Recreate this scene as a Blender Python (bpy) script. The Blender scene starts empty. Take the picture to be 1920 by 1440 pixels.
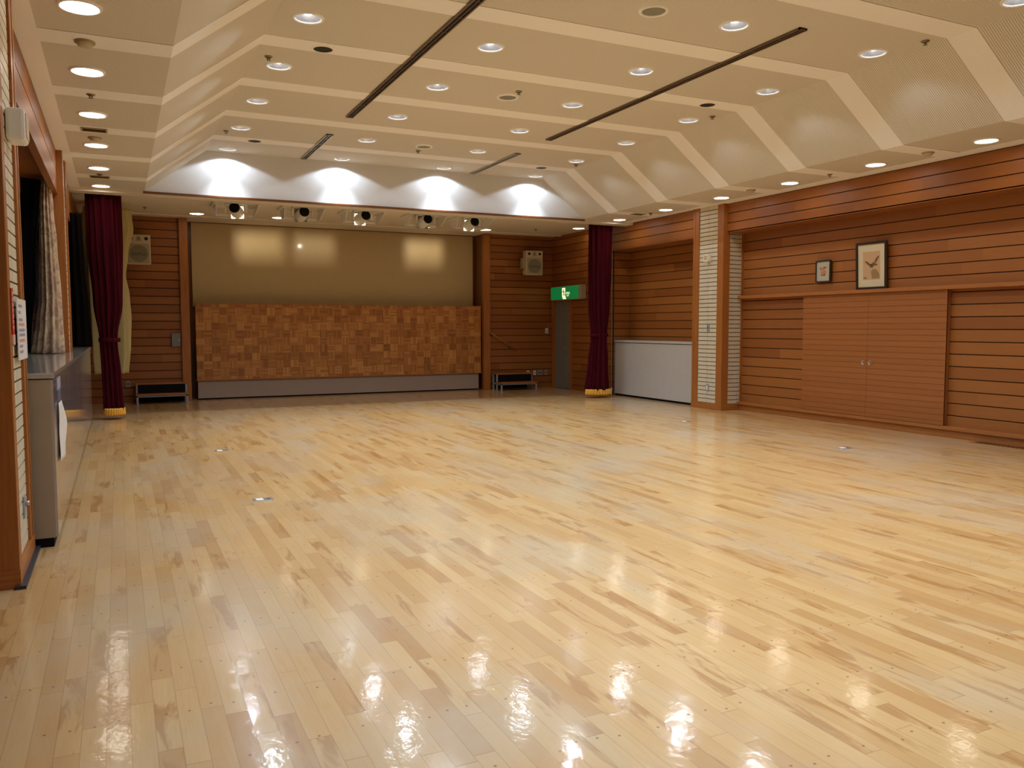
import bpy, bmesh, math, random
from mathutils import Vector, Matrix

random.seed(7)
sc = bpy.context.scene
COL = sc.collection
PI = math.pi

# ------------------------------------------------------------------ camera
cam_data = bpy.data.cameras.new('camera')
cam_data.sensor_fit = 'HORIZONTAL'
cam_data.sensor_width = 36.0
cam_data.lens = 1540.9 / 1920 * 36.0
cam_data.clip_start = 0.05
cam_data.clip_end = 200
cam = bpy.data.objects.new('camera', cam_data)
COL.objects.link(cam)
_yaw, _pitch, _roll = 0.4464, 0.0691, -0.0013
_f = Vector((math.sin(_yaw) * math.cos(_pitch), math.cos(_yaw) * math.cos(_pitch), -math.sin(_pitch)))
_r = Vector((math.cos(_yaw), -math.sin(_yaw), 0))
_u = _r.cross(_f)
_r2 = math.cos(_roll) * _r + math.sin(_roll) * _u
_u2 = -math.sin(_roll) * _r + math.cos(_roll) * _u
cam.matrix_world = Matrix(((_r2.x, _u2.x, -_f.x, 0.0), (_r2.y, _u2.y, -_f.y, 0.0), (_r2.z, _u2.z, -_f.z, 1.5), (0, 0, 0, 1)))
sc.camera = cam

# ------------------------------------------------------------------ world, exposure
world = bpy.data.worlds.new('night')
world.use_nodes = True
world.node_tree.nodes['Background'].inputs[0].default_value = (0.004, 0.005, 0.008, 1)
world.node_tree.nodes['Background'].inputs[1].default_value = 0.3
sc.world = world
sc.view_settings.view_transform = 'Standard'
sc.view_settings.look = 'None'
sc.view_settings.gamma = 1.0
sc.view_settings.use_curve_mapping = False
sc.view_settings.exposure = 0.27
sc.cycles.max_bounces = 10
sc.cycles.diffuse_bounces = 6
sc.cycles.glossy_bounces = 5
sc.cycles.sample_clamp_indirect = 6.0
sc.cycles.use_denoising = True

# light strengths (the lamps themselves are built with their fittings)
SPOT_W = 36.0
CORE_W = 150.0
SPOT_COL = (0.765, 0.885, 1.0)
SOFFIT_E = 22.0
SOFFIT_COL = (1.0, 0.90, 0.78)
STAGE_DL_E = 11.0
STAGE_SPOT_W = 185.0

# ------------------------------------------------------------------ main dimensions (metres)
ZM, ZS, ZST = 4.385, 3.667, 3.715       # main ceiling, soffit, stage ceiling
XA, XB, XC, XD = 0.455, 1.395, 7.60, 8.55  # slope foot / top, left and right
XL, XR = -0.60, 9.72                    # soffit edges at the walls
YE, YB, YN = 14.51, 18.10, -3.0         # end of raised ceiling, back wall, near wall
PY = 1.5627                             # bay pitch
BAY0 = 6.394                            # centre of one bay
RIBW = 0.315
COLS = [1.699, 3.566, 5.436, 7.305]
ROWS = [BAY0 + PY * k for k in range(5, -4, -1)]   # from the stage towards the camera and past it

# ------------------------------------------------------------------ node helpers
def new_mat(name):
    m = bpy.data.materials.new(name)
    m.use_nodes = True
    nt = m.node_tree
    return m, nt, nt.nodes['Principled BSDF']

def lk(nt, a, b):
    nt.links.new(a, b)

def nd(nt, t, **kw):
    n = nt.nodes.new(t)
    for k, v in kw.items():
        setattr(n, k, v)
    return n

def mth(nt, op, a, b=None, c=None):
    n = nd(nt, 'ShaderNodeMath', operation=op)
    for i, v in enumerate((a, b, c)):
        if v is None:
            continue
        if isinstance(v, (int, float)):
            n.inputs[i].default_value = v
        else:
            lk(nt, v, n.inputs[i])
    return n.outputs[0]

def comb(nt, x, y, z):
    n = nd(nt, 'ShaderNodeCombineXYZ')
    for i, v in enumerate((x, y, z)):
        if isinstance(v, (int, float)):
            n.inputs[i].default_value = v
        else:
            lk(nt, v, n.inputs[i])
    return n.outputs[0]

def ramp(nt, fac, stops):
    n = nd(nt, 'ShaderNodeValToRGB')
    el = n.color_ramp.elements
    while len(el) > 1:
        el.remove(el[-1])
    el[0].position, el[0].color = stops[0][0], (*stops[0][1], 1)
    for p, c in stops[1:]:
        e = el.new(p)
        e.color = (*c, 1)
    lk(nt, fac, n.inputs[0])
    return n.outputs[0]

def mixc(nt, fac, a, b, mode='MIX'):
    n = nd(nt, 'ShaderNodeMix', data_type='RGBA', blend_type=mode)
    for s, v in ((n.inputs['Factor'], fac), (n.inputs[6], a), (n.inputs[7], b)):
        if isinstance(v, (int, float)):
            s.default_value = v
        elif isinstance(v, tuple):
            s.default_value = (*v, 1)
        else:
            lk(nt, v, s)
    return n.outputs[2]

def noise(nt, vec, scale, detail=3, rough=0.5, dist=0.0):
    n = nd(nt, 'ShaderNodeTexNoise')
    n.inputs['Scale'].default_value = scale
    n.inputs['Detail'].default_value = detail
    n.inputs['Roughness'].default_value = rough
    n.inputs['Distortion'].default_value = dist
    lk(nt, vec, n.inputs['Vector'])
    return n.outputs['Fac']

def wnoise(nt, vec):
    n = nd(nt, 'ShaderNodeTexWhiteNoise', noise_dimensions='3D')
    lk(nt, vec, n.inputs['Vector'])
    return n.outputs['Value']

def pos(nt):
    g = nd(nt, 'ShaderNodeTexCoord')
    s = nd(nt, 'ShaderNodeSeparateXYZ')
    lk(nt, g.outputs['Object'], s.inputs[0])
    return s.outputs[0], s.outputs[1], s.outputs[2], g.outputs['Object']

def bump(nt, bsdf, h, strength, dist=0.01):
    b = nd(nt, 'ShaderNodeBump')
    b.inputs['Strength'].default_value = strength
    b.inputs['Distance'].default_value = dist
    lk(nt, h, b.inputs['Height'])
    lk(nt, b.outputs[0], bsdf.inputs['Normal'])

def plain(name, c, rough=0.5, metal=0.0, spec=0.5, coat=0.0, grain=0.0):
    m, nt, b = new_mat(name)
    b.inputs['Roughness'].default_value = rough
    b.inputs['Metallic'].default_value = metal
    b.inputs['Specular IOR Level'].default_value = spec
    b.inputs['Coat Weight'].default_value = coat
    b.inputs['Coat Roughness'].default_value = 0.08
    x, y, z, p = pos(nt)
    n = noise(nt, p, 6.0, 3)
    col = mixc(nt, n, tuple(v * (0.94 - grain) for v in c), tuple(min(1, v * (1.05 + grain)) for v in c))
    lk(nt, col, b.inputs['Base Color'])
    return m

def emit(name, c, s):
    m, nt, b = new_mat(name)
    b.inputs['Base Color'].default_value = (*[min(1, v) for v in c], 1)
    b.inputs['Emission Color'].default_value = (*c, 1)
    b.inputs['Emission Strength'].default_value = s
    return m

# ------------------------------------------------------------------ materials
def mat_floor():
    m, nt, b = new_mat('maple_strip_floor')
    x, y, z, p = pos(nt)
    ux = mth(nt, 'DIVIDE', x, 0.083)
    ix = mth(nt, 'FLOOR', ux)
    fx = mth(nt, 'FRACT', ux)
    r1 = wnoise(nt, comb(nt, ix, 3.3, 1.7))
    r2 = wnoise(nt, comb(nt, ix, 9.1, 5.2))
    length = mth(nt, 'MULTIPLY_ADD', r2, 0.35, 0.50)
    uy = mth(nt, 'DIVIDE', mth(nt, 'MULTIPLY_ADD', r1, 7.0, y), length)
    iy = mth(nt, 'FLOOR', uy)
    fy = mth(nt, 'FRACT', uy)
    cell = wnoise(nt, comb(nt, ix, iy, 0.5))
    cell2 = wnoise(nt, comb(nt, ix, iy, 7.5))
    cell3 = wnoise(nt, comb(nt, ix, iy, 17.5))
    base = ramp(nt, cell, [(0.0, (0.50, 0.285, 0.125)), (0.06, (0.58, 0.355, 0.165)), (0.25, (0.67, 0.445, 0.225)),
                           (0.6, (0.71, 0.49, 0.26)), (0.85, (0.735, 0.52, 0.285)), (1.0, (0.76, 0.55, 0.315))])
    # grain along the strip, its own in each strip
    off = mth(nt, 'MULTIPLY', cell2, 40.0)
    gv = comb(nt, mth(nt, 'MULTIPLY_ADD', x, 9.0, off), mth(nt, 'MULTIPLY_ADD', y, 1.1, off), off)
    g = noise(nt, gv, 3.0, 4, 0.6, 0.6)
    base = mixc(nt, mth(nt, 'MULTIPLY', g, 0.50), base, (0.56, 0.32, 0.115), 'MIX')
    gf = noise(nt, comb(nt, mth(nt, 'MULTIPLY_ADD', x, 60.0, off), mth(nt, 'MULTIPLY_ADD', y, 2.2, off), off), 2.0, 3, 0.6, 0.2)
    base = mixc(nt, mth(nt, 'MULTIPLY', ramp(nt, gf, [(0.42, (0, 0, 0)), (0.68, (1, 1, 1))]), 0.30), base, (0.55, 0.32, 0.13))
    # heartwood flames in some strips
    hv = comb(nt, mth(nt, 'MULTIPLY_ADD', x, 9.0, off), mth(nt, 'MULTIPLY_ADD', y, 1.5, off), off)
    h = noise(nt, hv, 1.5, 4, 0.6, 0.5)
    hm = ramp(nt, h, [(0.50, (0, 0, 0)), (0.60, (1, 1, 1))])
    some = mth(nt, 'GREATER_THAN', cell3, 0.70)
    base = mixc(nt, mth(nt, 'MULTIPLY', mth(nt, 'MULTIPLY', hm, some), 0.75), base, (0.42, 0.205, 0.062))
    # worn greyish patches of floor polish
    w = noise(nt, comb(nt, x, mth(nt, 'MULTIPLY', y, 0.55), 2.0), 0.9, 5, 0.65, 0.4)
    wm = ramp(nt, w, [(0.47, (0, 0, 0)), (0.68, (1, 1, 1))])
    base = mixc(nt, mth(nt, 'MULTIPLY', wm, 0.55), base, (0.58, 0.52, 0.46))
    w2 = noise(nt, comb(nt, mth(nt, 'MULTIPLY', x, 2.0), mth(nt, 'MULTIPLY', y, 0.6), 8.0), 1.4, 4, 0.6, 0.2)
    wm2 = ramp(nt, w2, [(0.54, (0, 0, 0)), (0.78, (1, 1, 1))])
    base = mixc(nt, mth(nt, 'MULTIPLY', wm2, 0.35), base, (0.55, 0.50, 0.44))
    # screw plugs: one per strip at each joist
    fj = mth(nt, 'FRACT', mth(nt, 'DIVIDE', mth(nt, 'MULTIPLY_ADD', wnoise(nt, comb(nt, ix, 2.0, 2.0)), 0.05, y), 0.455))
    dx = mth(nt, 'MULTIPLY', mth(nt, 'SUBTRACT', fx, 0.5), 0.083)
    dy = mth(nt, 'MULTIPLY', mth(nt, 'SUBTRACT', fj, 0.5), 0.455)
    d = mth(nt, 'SQRT', mth(nt, 'ADD', mth(nt, 'MULTIPLY', dx, dx), mth(nt, 'MULTIPLY', dy, dy)))
    jrow = mth(nt, 'FLOOR', mth(nt, 'DIVIDE', y, 0.455))
    has = mth(nt, 'GREATER_THAN', wnoise(nt, comb(nt, ix, jrow, 4.0)), 0.35)
    plug = mth(nt, 'MULTIPLY', mth(nt, 'LESS_THAN', d, 0.0058), has)
    base = mixc(nt, mth(nt, 'MULTIPLY', plug, 0.75), base, (0.12, 0.06, 0.025))
    # joints
    ex = mth(nt, 'LESS_THAN', mth(nt, 'ABSOLUTE', mth(nt, 'SUBTRACT', fx, 0.5)), 0.488)
    ey = mth(nt, 'LESS_THAN', mth(nt, 'ABSOLUTE', mth(nt, 'SUBTRACT', fy, 0.5)), 0.4975)
    gap = mth(nt, 'SUBTRACT', 1.0, mth(nt, 'MULTIPLY', ex, ey))
    base = mixc(nt, mth(nt, 'MULTIPLY', gap, 0.55), base, (0.22, 0.13, 0.06))
    base = mixc(nt, 1.0, base, (0.90, 0.845, 0.70), 'MULTIPLY')
    lk(nt, base, b.inputs['Base Color'])
    rr = mth(nt, 'MULTIPLY_ADD', g, 0.06, 0.27)
    lk(nt, rr, b.inputs['Roughness'])
    b.inputs['Specular IOR Level'].default_value = 0.42
    b.inputs['Coat Weight'].default_value = 0.55
    b.inputs['Coat Roughness'].default_value = 0.10
    b.inputs['Coat IOR'].default_value = 1.45
    tilt = mth(nt, 'MULTIPLY', mth(nt, 'SUBTRACT', cell2, 0.5), mth(nt, 'MULTIPLY', mth(nt, 'SUBTRACT', fx, 0.5), 0.0012))
    rip = mth(nt, 'MULTIPLY', noise(nt, comb(nt, mth(nt, 'MULTIPLY', x, 1.0), mth(nt, 'MULTIPLY', y, 0.8), 0.0), 14.0, 3, 0.6), 0.0011)
    bp = nd(nt, 'ShaderNodeBump')
    bp.inputs['Strength'].default_value = 1.0
    bp.inputs['Distance'].default_value = 1.0
    lk(nt, mth(nt, 'ADD', tilt, rip), bp.inputs['Height'])
    lk(nt, bp.outputs[0], b.inputs['Coat Normal'])
    bp2 = nd(nt, 'ShaderNodeBump')
    bp2.inputs['Strength'].default_value = 0.3
    bp2.inputs['Distance'].default_value = 1.0
    lk(nt, rip, bp2.inputs['Height'])
    lk(nt, bp2.outputs[0], b.inputs['Normal'])
    return m

def mat_boards(name, pitch, z0, dark, mid, light, rough=0.5, seg=2.3, coat=0.06):
    """horizontal wall boarding: tone per board and per length, fine grain along the board"""
    m, nt, b = new_mat(name)
    x, y, z, p = pos(nt)
    s = mth(nt, 'ADD', x, y)
    iz = mth(nt, 'FLOOR', mth(nt, 'DIVIDE', mth(nt, 'SUBTRACT', z, z0), pitch))
    r = wnoise(nt, comb(nt, iz, 1.3, 4.4))
    isg = mth(nt, 'FLOOR', mth(nt, 'DIVIDE', mth(nt, 'MULTIPLY_ADD', r, 9.0, s), seg))
    cell = wnoise(nt, comb(nt, iz, isg, 2.2))
    base = ramp(nt, cell, [(0, dark), (0.5, mid), (1, light)])
    gv = comb(nt, mth(nt, 'MULTIPLY_ADD', s, 0.8, mth(nt, 'MULTIPLY', cell, 30.0)), mth(nt, 'MULTIPLY', z, 16.0), mth(nt, 'MULTIPLY', cell, 9.0))
    g = noise(nt, gv, 3.0, 4, 0.6, 0.3)
    base = mixc(nt, mth(nt, 'MULTIPLY', g, 0.5), base, tuple(v * 0.72 for v in dark))
    lk(nt, base, b.inputs['Base Color'])
    b.inputs['Roughness'].default_value = rough
    b.inputs['Coat Weight'].default_value = coat
    b.inputs['Coat Roughness'].default_value = 0.25
    return m

def mat_wood(name, dark, light, rough=0.45, vert=True, coat=0.08):
    m, nt, b = new_mat(name)
    x, y, z, p = pos(nt)
    s = mth(nt, 'ADD', x, y)
    if vert:
        gv = comb(nt, mth(nt, 'MULTIPLY', s, 14.0), mth(nt, 'MULTIPLY', z, 0.9), 0.0)
    else:
        gv = comb(nt, mth(nt, 'MULTIPLY', s, 0.9), mth(nt, 'MULTIPLY', z, 18.0), 0.0)
    g = noise(nt, gv, 2.5, 4, 0.6, 0.5)
    lk(nt, ramp(nt, g, [(0.25, dark), (0.75, light)]), b.inputs['Base Color'])
    b.inputs['Roughness'].default_value = rough
    b.inputs['Coat Weight'].default_value = coat
    b.inputs['Coat Roughness'].default_value = 0.2
    return m

def mat_parquet():
    """folded stage deck: basket-weave mosaic of little fingers, vertical panel in the X-Z plane"""
    m, nt, b = new_mat('mosaic_parquet')
    x, y, z, p = pos(nt)
    S = 0.160
    ux, uz = mth(nt, 'DIVIDE', x, S), mth(nt, 'DIVIDE', z, S)
    ix, iz = mth(nt, 'FLOOR', ux), mth(nt, 'FLOOR', uz)
    par = mth(nt, 'ABSOLUTE', mth(nt, 'MODULO', mth(nt, 'ADD', ix, iz), 2.0))
    fx, fz = mth(nt, 'FRACT', ux), mth(nt, 'FRACT', uz)
    across = mth(nt, 'ADD', mth(nt, 'MULTIPLY', fx, par), mth(nt, 'MULTIPLY', fz, mth(nt, 'SUBTRACT', 1.0, par)))
    k = mth(nt, 'FLOOR', mth(nt, 'MULTIPLY', across, 5.0))
    cell = wnoise(nt, comb(nt, ix, iz, 1.0))
    fin = wnoise(nt, comb(nt, ix, iz, mth(nt, 'ADD', k, 3.0)))
    v = mth(nt, 'ADD', mth(nt, 'MULTIPLY', cell, 0.5), mth(nt, 'MULTIPLY', fin, 0.5))
    base = ramp(nt, v, [(0.1, (0.27, 0.094, 0.016)), (0.5, (0.41, 0.160, 0.031)), (0.9, (0.57, 0.265, 0.066))])
    ka = mth(nt, 'FRACT', mth(nt, 'MULTIPLY', across, 5.0))
    line = mth(nt, 'GREATER_THAN', mth(nt, 'ABSOLUTE', mth(nt, 'SUBTRACT', ka, 0.5)), 0.46)
    base = mixc(nt, mth(nt, 'MULTIPLY', line, 0.35), base, (0.16, 0.06, 0.02))
    lk(nt, base, b.inputs['Base Color'])
    b.inputs['Roughness'].default_value = 0.4
    b.inputs['Coat Weight'].default_value = 0.2
    return m

def mat_corrugated(name, c_lo, c_hi, pitch):
    """acoustic ceiling board with fine ribs that run across the room"""
    m, nt, b = new_mat(name)
    x, y, z, p = pos(nt)
    f = mth(nt, 'FRACT', mth(nt, 'DIVIDE', y, pitch))
    tri = mth(nt, 'ABSOLUTE', mth(nt, 'SUBTRACT', f, 0.5))
    h = ramp(nt, tri, [(0.12, (0, 0, 0)), (0.24, (1, 1, 1))])
    n = noise(nt, p, 60.0, 2)
    base = mixc(nt, h, c_lo, c_hi)
    base = mixc(nt, mth(nt, 'MULTIPLY', n, 0.18), base, tuple(v * 0.7 for v in c_lo))
    lk(nt, base, b.inputs['Base Color'])
    b.inputs['Roughness'].default_value = 0.85
    b.inputs['Specular IOR Level'].default_value = 0.2
    bump(nt, b, h, 0.5, 0.004)
    return m

def mat_granular(name, c):
    m, nt, b = new_mat(name)
    x, y, z, p = pos(nt)
    n = noise(nt, p, 140.0, 3, 0.7)
    lk(nt, ramp(nt, n, [(0.3, tuple(v * 0.88 for v in c)), (0.65, c)]), b.inputs['Base Color'])
    b.inputs['Roughness'].default_value = 0.9
    b.inputs['Specular IOR Level'].default_value = 0.15
    bump(nt, b, n, 0.35, 0.003)
    return m

def mat_velvet():
    m, nt, b = new_mat('maroon_velvet')
    x, y, z, p = pos(nt)
    n = noise(nt, comb(nt, mth(nt, 'MULTIPLY', x, 30.0), mth(nt, 'MULTIPLY', y, 30.0), mth(nt, 'MULTIPLY', z, 2.0)), 2.0, 2)
    lk(nt, ramp(nt, n, [(0.3, (0.040, 0.0018, 0.006)), (0.7, (0.068, 0.0032, 0.009))]), b.inputs['Base Color'])
    b.inputs['Roughness'].default_value = 0.9
    b.inputs['Sheen Weight'].default_value = 0.06
    b.inputs['Sheen Tint'].default_value = (0.5, 0.05, 0.08, 1)
    b.inputs['Specular IOR Level'].default_value = 0.1
    return m

def mat_floral():
    m, nt, b = new_mat('floral_cloth')
    x, y, z, p = pos(nt)
    n = noise(nt, p, 9.0, 4, 0.6, 0.5)
    n2 = noise(nt, p, 16.0, 3, 0.6)
    base = ramp(nt, n, [(0.42, (0.56, 0.46, 0.32)), (0.50, (0.46, 0.34, 0.26)), (0.57, (0.34, 0.22, 0.18)), (0.66, (0.53, 0.44, 0.31))])
    base = mixc(nt, mth(nt, 'MULTIPLY', mth(nt, 'GREATER_THAN', n2, 0.60), 0.5), base, (0.34, 0.30, 0.18))
    lk(nt, base, b.inputs['Base Color'])
    b.inputs['Roughness'].default_value = 0.9
    b.inputs['Specular IOR Level'].default_value = 0.1
    return m

M = {}
M['floor'] = mat_floor()
WD, WM, WL = (0.265, 0.082, 0.0125), (0.335, 0.112, 0.019), (0.395, 0.146, 0.028)
M['boards'] = mat_boards('cedar_boarding', 0.1665, 0.13, WD, WM, WL)
M['boards_up'] = mat_boards('cedar_boarding_upper', 0.163, 2.027, WD, WM, WL)
M['doorwood'] = mat_boards('closet_door_veneer', 0.0833, 0.13, (0.345, 0.113, 0.023), (0.365, 0.123, 0.026), (0.385, 0.133, 0.029), seg=30.0)
M['trim'] = mat_wood('cedar_trim', (0.295, 0.095, 0.016), (0.42, 0.152, 0.030))
M['trim_h'] = mat_wood('cedar_rail', (0.305, 0.099, 0.017), (0.43, 0.157, 0.032), vert=False)
M['darktrim'] = mat_wood('brown_trim', (0.13, 0.042, 0.011), (0.19, 0.064, 0.018), rough=0.3, vert=False)
M['parquet'] = mat_parquet()
M['panel'] = mat_corrugated('ribbed_ceiling_board', (0.52, 0.465, 0.375), (0.80, 0.75, 0.655), 0.0245)
M['rib'] = mat_granular('stippled_ceiling_band', (0.95, 0.92, 0.87))
M['endwall'] = mat_granular('stippled_cream_wall', (0.76, 0.76, 0.77))
M['stageceil'] = mat_granular('cream_stage_ceiling', (0.80, 0.72, 0.58))
M['tile'] = plain('cream_brick_tile', (0.66, 0.59, 0.44), 0.45, grain=0.06)
M['mortar'] = plain('dark_mortar', (0.05, 0.04, 0.028), 0.9)
M['greycab'] = plain('grey_laminate', (0.52, 0.50, 0.47), 0.35)
M['glosscab'] = plain('glossy_grey_laminate', (0.45, 0.41, 0.385), 0.10, spec=0.9, coat=0.8)
M['shadecab'] = plain('shade_tinted_grey_panel', (0.36, 0.305, 0.225), 0.5)  # grey paint, with the shade on the cabinet end put into the colour
M['worktop'] = plain('grey_worktop', (0.42, 0.41, 0.38), 0.12, spec=0.7, coat=0.6)
M['black'] = plain('black_kick', (0.007, 0.006, 0.007), 0.8, spec=0.15)
M['navy'] = plain('dark_navy_edge_strip', (0.03, 0.032, 0.045), 0.5)
M['velvet'] = mat_velvet()
M['gold'] = plain('gold_fringe', (0.78, 0.42, 0.05), 0.7, grain=0.15)
M['pale'] = plain('pale_curtain_cloth', (0.55, 0.46, 0.22), 0.9, spec=0.1)
M['floral'] = mat_floral()
M['darkcloth'] = plain('dark_curtain_cloth', (0.006, 0.0045, 0.004), 0.95, spec=0.02)
M['greycloth'] = plain('dark_grey_curtain_lining', (0.018, 0.018, 0.02), 0.95, spec=0.03)
M['board'] = plain('khaki_projection_board', (0.54, 0.41, 0.21), 0.45, spec=0.3, coat=0.04)
M['skirt'] = plain('taupe_stage_skirt', (0.36, 0.285, 0.235), 0.5)
M['steel'] = plain('brushed_steel', (0.55, 0.56, 0.58), 0.3, metal=0.9)
M['greymetal'] = plain('grey_painted_steel', (0.33, 0.345, 0.36), 0.45)
M['doorgrey'] = plain('grey_green_door', (0.20, 0.205, 0.185), 0.45)
M['white'] = plain('white_plastic', (0.78, 0.77, 0.72), 0.45)
M['cream'] = plain('cream_plastic', (0.55, 0.46, 0.30), 0.5)
M['creamdark'] = plain('cream_speaker_grille', (0.38, 0.32, 0.21), 0.6)
M['conegrey'] = plain('speaker_cone_grey', (0.23, 0.20, 0.13), 0.6)
M['logo'] = plain('dark_grey_lettering', (0.075, 0.065, 0.05), 0.6)
M['dark'] = plain('dark_recess', (0.018, 0.012, 0.008), 0.8)
M['reflector'] = plain('satin_white_reflector', (0.60, 0.58, 0.56), 0.30, metal=0.8)
M['ring'] = plain('white_enamel_ring', (0.93, 0.91, 0.88), 0.4)
M['slotmetal'] = plain('bronze_slot_diffuser', (0.16, 0.105, 0.065), 0.45, metal=0.2)
M['slotlight'] = plain('aluminium_slot_diffuser', (0.42, 0.38, 0.31), 0.4, metal=0.4)
M['meshgrey'] = plain('perforated_grey_grille', (0.25, 0.24, 0.19), 0.6)
M['brass'] = plain('dull_bronze_fitting', (0.26, 0.20, 0.13), 0.4, metal=0.6)
M['vent'] = plain('tan_vent_blades', (0.38, 0.30, 0.18), 0.6)
M['frame'] = plain('dark_brown_frame', (0.030, 0.014, 0.009), 0.35, coat=0.3)
M['matcream'] = plain('cream_mat_board', (0.66, 0.58, 0.38), 0.6, coat=0.5)
M['matgrey'] = plain('grey_mat_board', (0.46, 0.45, 0.38), 0.6, coat=0.5)
M['print'] = plain('tan_print_paper', (0.56, 0.36, 0.20), 0.7)
M['ink'] = plain('brown_ink', (0.15, 0.085, 0.035), 0.7)
M['inklight'] = plain('pale_brown_ink', (0.30, 0.20, 0.09), 0.7)
M['inkred'] = plain('rust_ink', (0.42, 0.16, 0.06), 0.7)
M['paper'] = plain('white_paper', (0.80, 0.79, 0.78), 0.4)
M['red'] = plain('red_label', (0.55, 0.035, 0.02), 0.4)
M['pink'] = plain('pink_label', (0.72, 0.42, 0.40), 0.5)
M['inkblue'] = plain('blue_grey_print', (0.33, 0.33, 0.45), 0.6)
M['inkorange'] = plain('orange_red_print', (0.75, 0.30, 0.22), 0.6)
M['bluelabel'] = plain('blue_grey_label', (0.34, 0.38, 0.50), 0.4)
M['bluedark'] = plain('dark_blue_label', (0.09, 0.10, 0.19), 0.4)
M['soff'] = emit('soffit_lamp_diffuser', SOFFIT_COL, SOFFIT_E)
M['stagedl'] = emit('stage_lamp_diffuser', (1.0, 0.84, 0.62), STAGE_DL_E)
M['bulb'] = emit('led_bulb', (0.90, 0.94, 1.0), 15.0)
M['greensign'] = emit('green_exit_sign', (0.004, 0.19, 0.045), 0.5)
M['signwhite'] = emit('lit_white_pictogram', (0.90, 0.92, 0.55), 0.9)
M['siggreen'] = plain('green_pictogram', (0.05, 0.22, 0.05), 0.5)
mg, _nt, _b = new_mat('window_glass')
_b.inputs['Base Color'].default_value = (0.010, 0.012, 0.016, 1)
_b.inputs['Roughness'].default_value = 0.02
_b.inputs['Transmission Weight'].default_value = 0.6
M['glass'] = mg

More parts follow.
